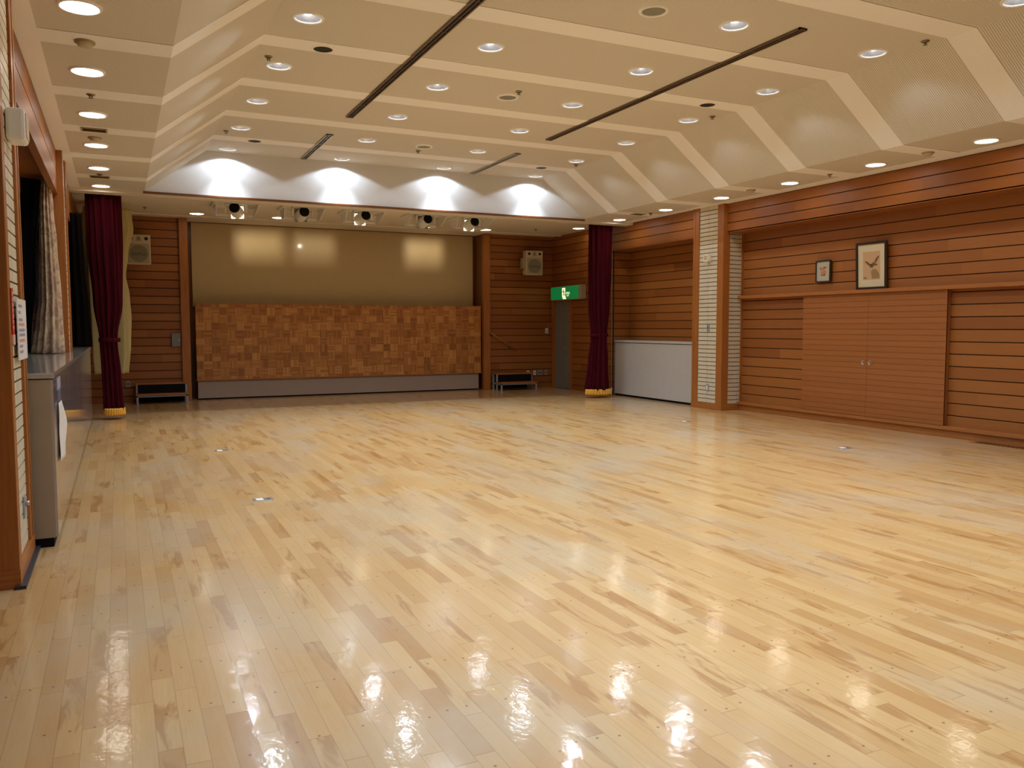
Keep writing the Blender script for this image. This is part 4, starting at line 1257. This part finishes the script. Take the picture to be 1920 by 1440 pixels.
mb = MB(); mb.box(0, 0.004, -0.05, 0.05, -0.13, 0.14); st = mb.build('strip', M['red'], t)
mb = MB()
for k in range(7):
    zz = 0.11 - k * 0.033
    mb.box(0.004, 0.0045, -0.02, 0.02, zz - 0.012, zz - 0.006); mb.box(0.004, 0.0045, -0.008, 0.004, zz - 0.012, zz + 0.010); mb.box(0.004, 0.0045, 0.008, 0.02, zz - 0.004, zz + 0.010)
mb.build('white_marks', M['paper'], st)
mb = MB(); mb.box(0, 0.004, -0.03, 0.07, -0.19, -0.13); mb.build('pink_tab', M['pink'], t)
t = thing('wall_sensor', (-0.568, 5.90, 2.73), 'white rounded box high on the left tiled pillar', 'sensor box')
mb = MB(); mb.box(0, 0.105, -0.11, 0.11, -0.105, 0.085); mb.build('case', M['white'], t, bevel=0.02)
mb = MB(); mb.box(0.104, 0.11, -0.085, 0.085, -0.08, 0.06); mb.build('front_grille', M['cream'], t, bevel=0.002)
t = thing('pillar_socket', (-0.572, 5.95, 0.375), 'steel socket with plug low on the left tiled pillar', 'socket')
mb = MB(); mb.box(0, 0.012, -0.045, 0.045, -0.07, 0.07); mb.build('plate', M['greymetal'], t, bevel=0.002)
mb = MB(); mb.tube((0.012, 0, 0.02), (0.035, 0, 0.02), 0.015, n=14); mb.build('outlet', M['steel'], t)

# ================================================================== CURTAINS
def bunch(prof, cy, depth, folds, amp, mat, name, parent, loc, seed=0, nz=40, lean=0.0, hem=0.0):
    """gathered cloth: closed pleated tube; prof = [(z, x0, x1)] from top to bottom"""
    rnd = random.Random(seed)
    ph = [rnd.random() * 6.28 for _ in range(4)]
    n = folds * 10
    mb = MB()
    zs = [prof[0][0] + (prof[-1][0] - prof[0][0]) * i / nz for i in range(nz + 1)]
    vs = []
    for z in zs:
        for (za, a0, a1), (zb, b0, b1) in zip(prof[:-1], prof[1:]):
            if zb - 1e-6 <= z <= za + 1e-6:
                q = (za - z) / (za - zb) if za > zb else 0
                q = q * q * (3 - 2 * q)
                x0, x1 = a0 + (b0 - a0) * q, a1 + (b1 - a1) * q
                break
        cx, w = (x0 + x1) / 2, (x1 - x0) / 2
        dd = depth * (0.55 + 0.45 * w / max(0.05, (prof[0][2] - prof[0][1]) / 2))
        for i in range(n):
            th = 2 * PI * i / n
            r = 1 - amp * (0.5 + 0.5 * math.sin(folds * th + ph[0] + 0.5 * math.sin(z * 1.3 + ph[1]) + 0.6 * math.sin(2 * th + ph[2])))
            r *= 1 - 0.35 * amp * math.sin(3 * th + ph[3] + z * 0.7)
            vs.append((cx + w * math.cos(th) * r - loc[0], cy + lean * (prof[0][0] - z) + dd * math.sin(th) * r - loc[1], z - loc[2] + hem * (zs[0] - z) / (zs[0] - zs[-1]) * (1 + math.sin(3 * th + ph[1]) + 0.3 * math.sin(7 * th))))
    fs = [(k * n + i, k * n + (i + 1) % n, (k + 1) * n + (i + 1) % n, (k + 1) * n + i) for k in range(nz) for i in range(n)]
    fs.append(tuple(range(n)))
    fs.append(tuple(reversed(range(nz * n, nz * n + n))))
    mb.add(vs, fs, 0, True)
    return mb.build(name, mat, parent)

def maroon(loc, prof, tie, label, seed):
    t = thing('stage_curtain', loc, label, 'curtain', 'maroon velvet stage curtains')
    bunch(prof, loc[1], 0.17, 12, 0.36, M['velvet'], 'drape', t, loc, seed)
    zb, x0, x1 = prof[-1]
    fr = bunch([(zb + 0.015, x0 - 0.006, x1 + 0.006), (zb - 0.10, x0 - 0.014, x1 + 0.014)], loc[1], 0.185, 26, 0.12, M['gold'], 'fringe', t, loc, seed + 1, nz=4)
    fr['label'] = 'gold fringe'
    z, a, b_ = tie
    mb = MB()
    n = 32
    w, c = (b_ - a) / 2 + 0.012, (a + b_) / 2 - loc[0]
    vs = [(c + (w + e) * math.cos(2 * PI * i / n), (0.125 + e) * math.sin(2 * PI * i / n), z - loc[2] + h) for h, e in ((-0.035, 0), (-0.025, .012), (0.025, .012), (0.035, 0)) for i in range(n)]
    mb.add(vs, [(k * n + i, k * n + (i + 1) % n, (k + 1) * n + (i + 1) % n, (k + 1) * n + i) for k in range(3) for i in range(n)], 0, True)
    mb.build('tie_band', M['velvet'], t)
    return t
maroon((-0.14, 14.95, 0.06), [(3.70, -0.405, 0.115), (2.9, -0.385, 0.125), (1.9, -0.325, 0.110), (1.33, -0.265, 0.015), (1.25, -0.262, 0.012), (0.75, -0.25, 0.045), (0.17, -0.245, 0.065)], (1.30, -0.265, 0.012),
       'maroon velvet stage curtain tied back on the left, gold fringe at its foot', 2)
maroon((9.2, 14.95, 0.06), [(3.70, 8.925, 9.465), (2.9, 8.93, 9.465), (1.9, 8.955, 9.44), (1.36, 9.02, 9.39), (1.28, 9.022, 9.388), (0.75, 8.96, 9.43), (0.17, 8.90, 9.475)], (1.33, 9.02, 9.39),
       'maroon velvet stage curtain tied back on the right, gold fringe at its foot', 11)
# curtain track
t = thing('curtain_track', (4.5, 14.95, 3.74), 'curtain track in the slot above both maroon curtains', 'curtain track')
mb = MB(); mb.box(-5.1, 5.2, -0.025, 0.025, 0.0, 0.04); mb.build('rail', M['slotmetal'], t)

t = thing('window_curtain', (-0.10, 16.3, 0.66), 'pale yellow curtain hanging behind the left maroon curtain', 'curtain')
bunch([(3.62, -0.48, 0.27), (3.45, -0.49, 0.275), (3.25, -0.50, 0.295), (2.8, -0.49, 0.205), (2.4, -0.47, 0.165), (2.02, -0.45, 0.225), (1.6, -0.42, 0.255), (1.1, -0.40, 0.245), (0.68, -0.38, 0.195)], 16.3, 0.17, 10, 0.36, M['pale'], 'drape', t, (-0.10, 16.3, 0.66), 4, hem=0.035)
mb = MB(); mb.box(-0.30, 0.20, -0.02, 0.02, 2.94, ZST - 0.66); mb.build('hanging_rail', M['slotmetal'], t)
t = thing('floral_curtain', (-0.75, 11.28, 1.20), 'pale floral curtain gathered at the slim pillar, standing on the worktop', 'curtain')
bunch([(3.27, -0.765, -0.665), (2.9, -0.80, -0.645), (2.5, -0.815, -0.62), (1.85, -0.84, -0.59), (1.55, -0.88, -0.585), (1.35, -0.915, -0.575), (1.20, -0.945, -0.57)], 11.28, 0.13, 11, 0.24, M['floral'], 'drape', t, (-0.75, 11.28, 1.20), 6)
t = thing('blackout_curtain', (-0.93, 11.40, 1.20), 'dark grey lining curtain at the window behind the floral curtain', 'curtain')
bunch([(3.27, -1.09, -0.78), (2.2, -1.09, -0.87), (1.20, -1.09, -0.955)], 11.50, 0.06, 9, 0.25, M['greycloth'], 'drape', t, (-0.93, 11.40, 1.20), 8)
t = thing('dark_curtain', (-0.60, 14.55, 1.20), 'nearly black curtain between the slim pillar and the left maroon curtain', 'curtain')
bunch([(3.27, -0.72, -0.44), (2.4, -0.74, -0.42), (1.8, -0.74, -0.38), (1.20, -0.76, -0.36)], 14.62, 0.13, 10, 0.22, M['darkcloth'], 'drape', t, (-0.60, 14.55, 1.20), 9)
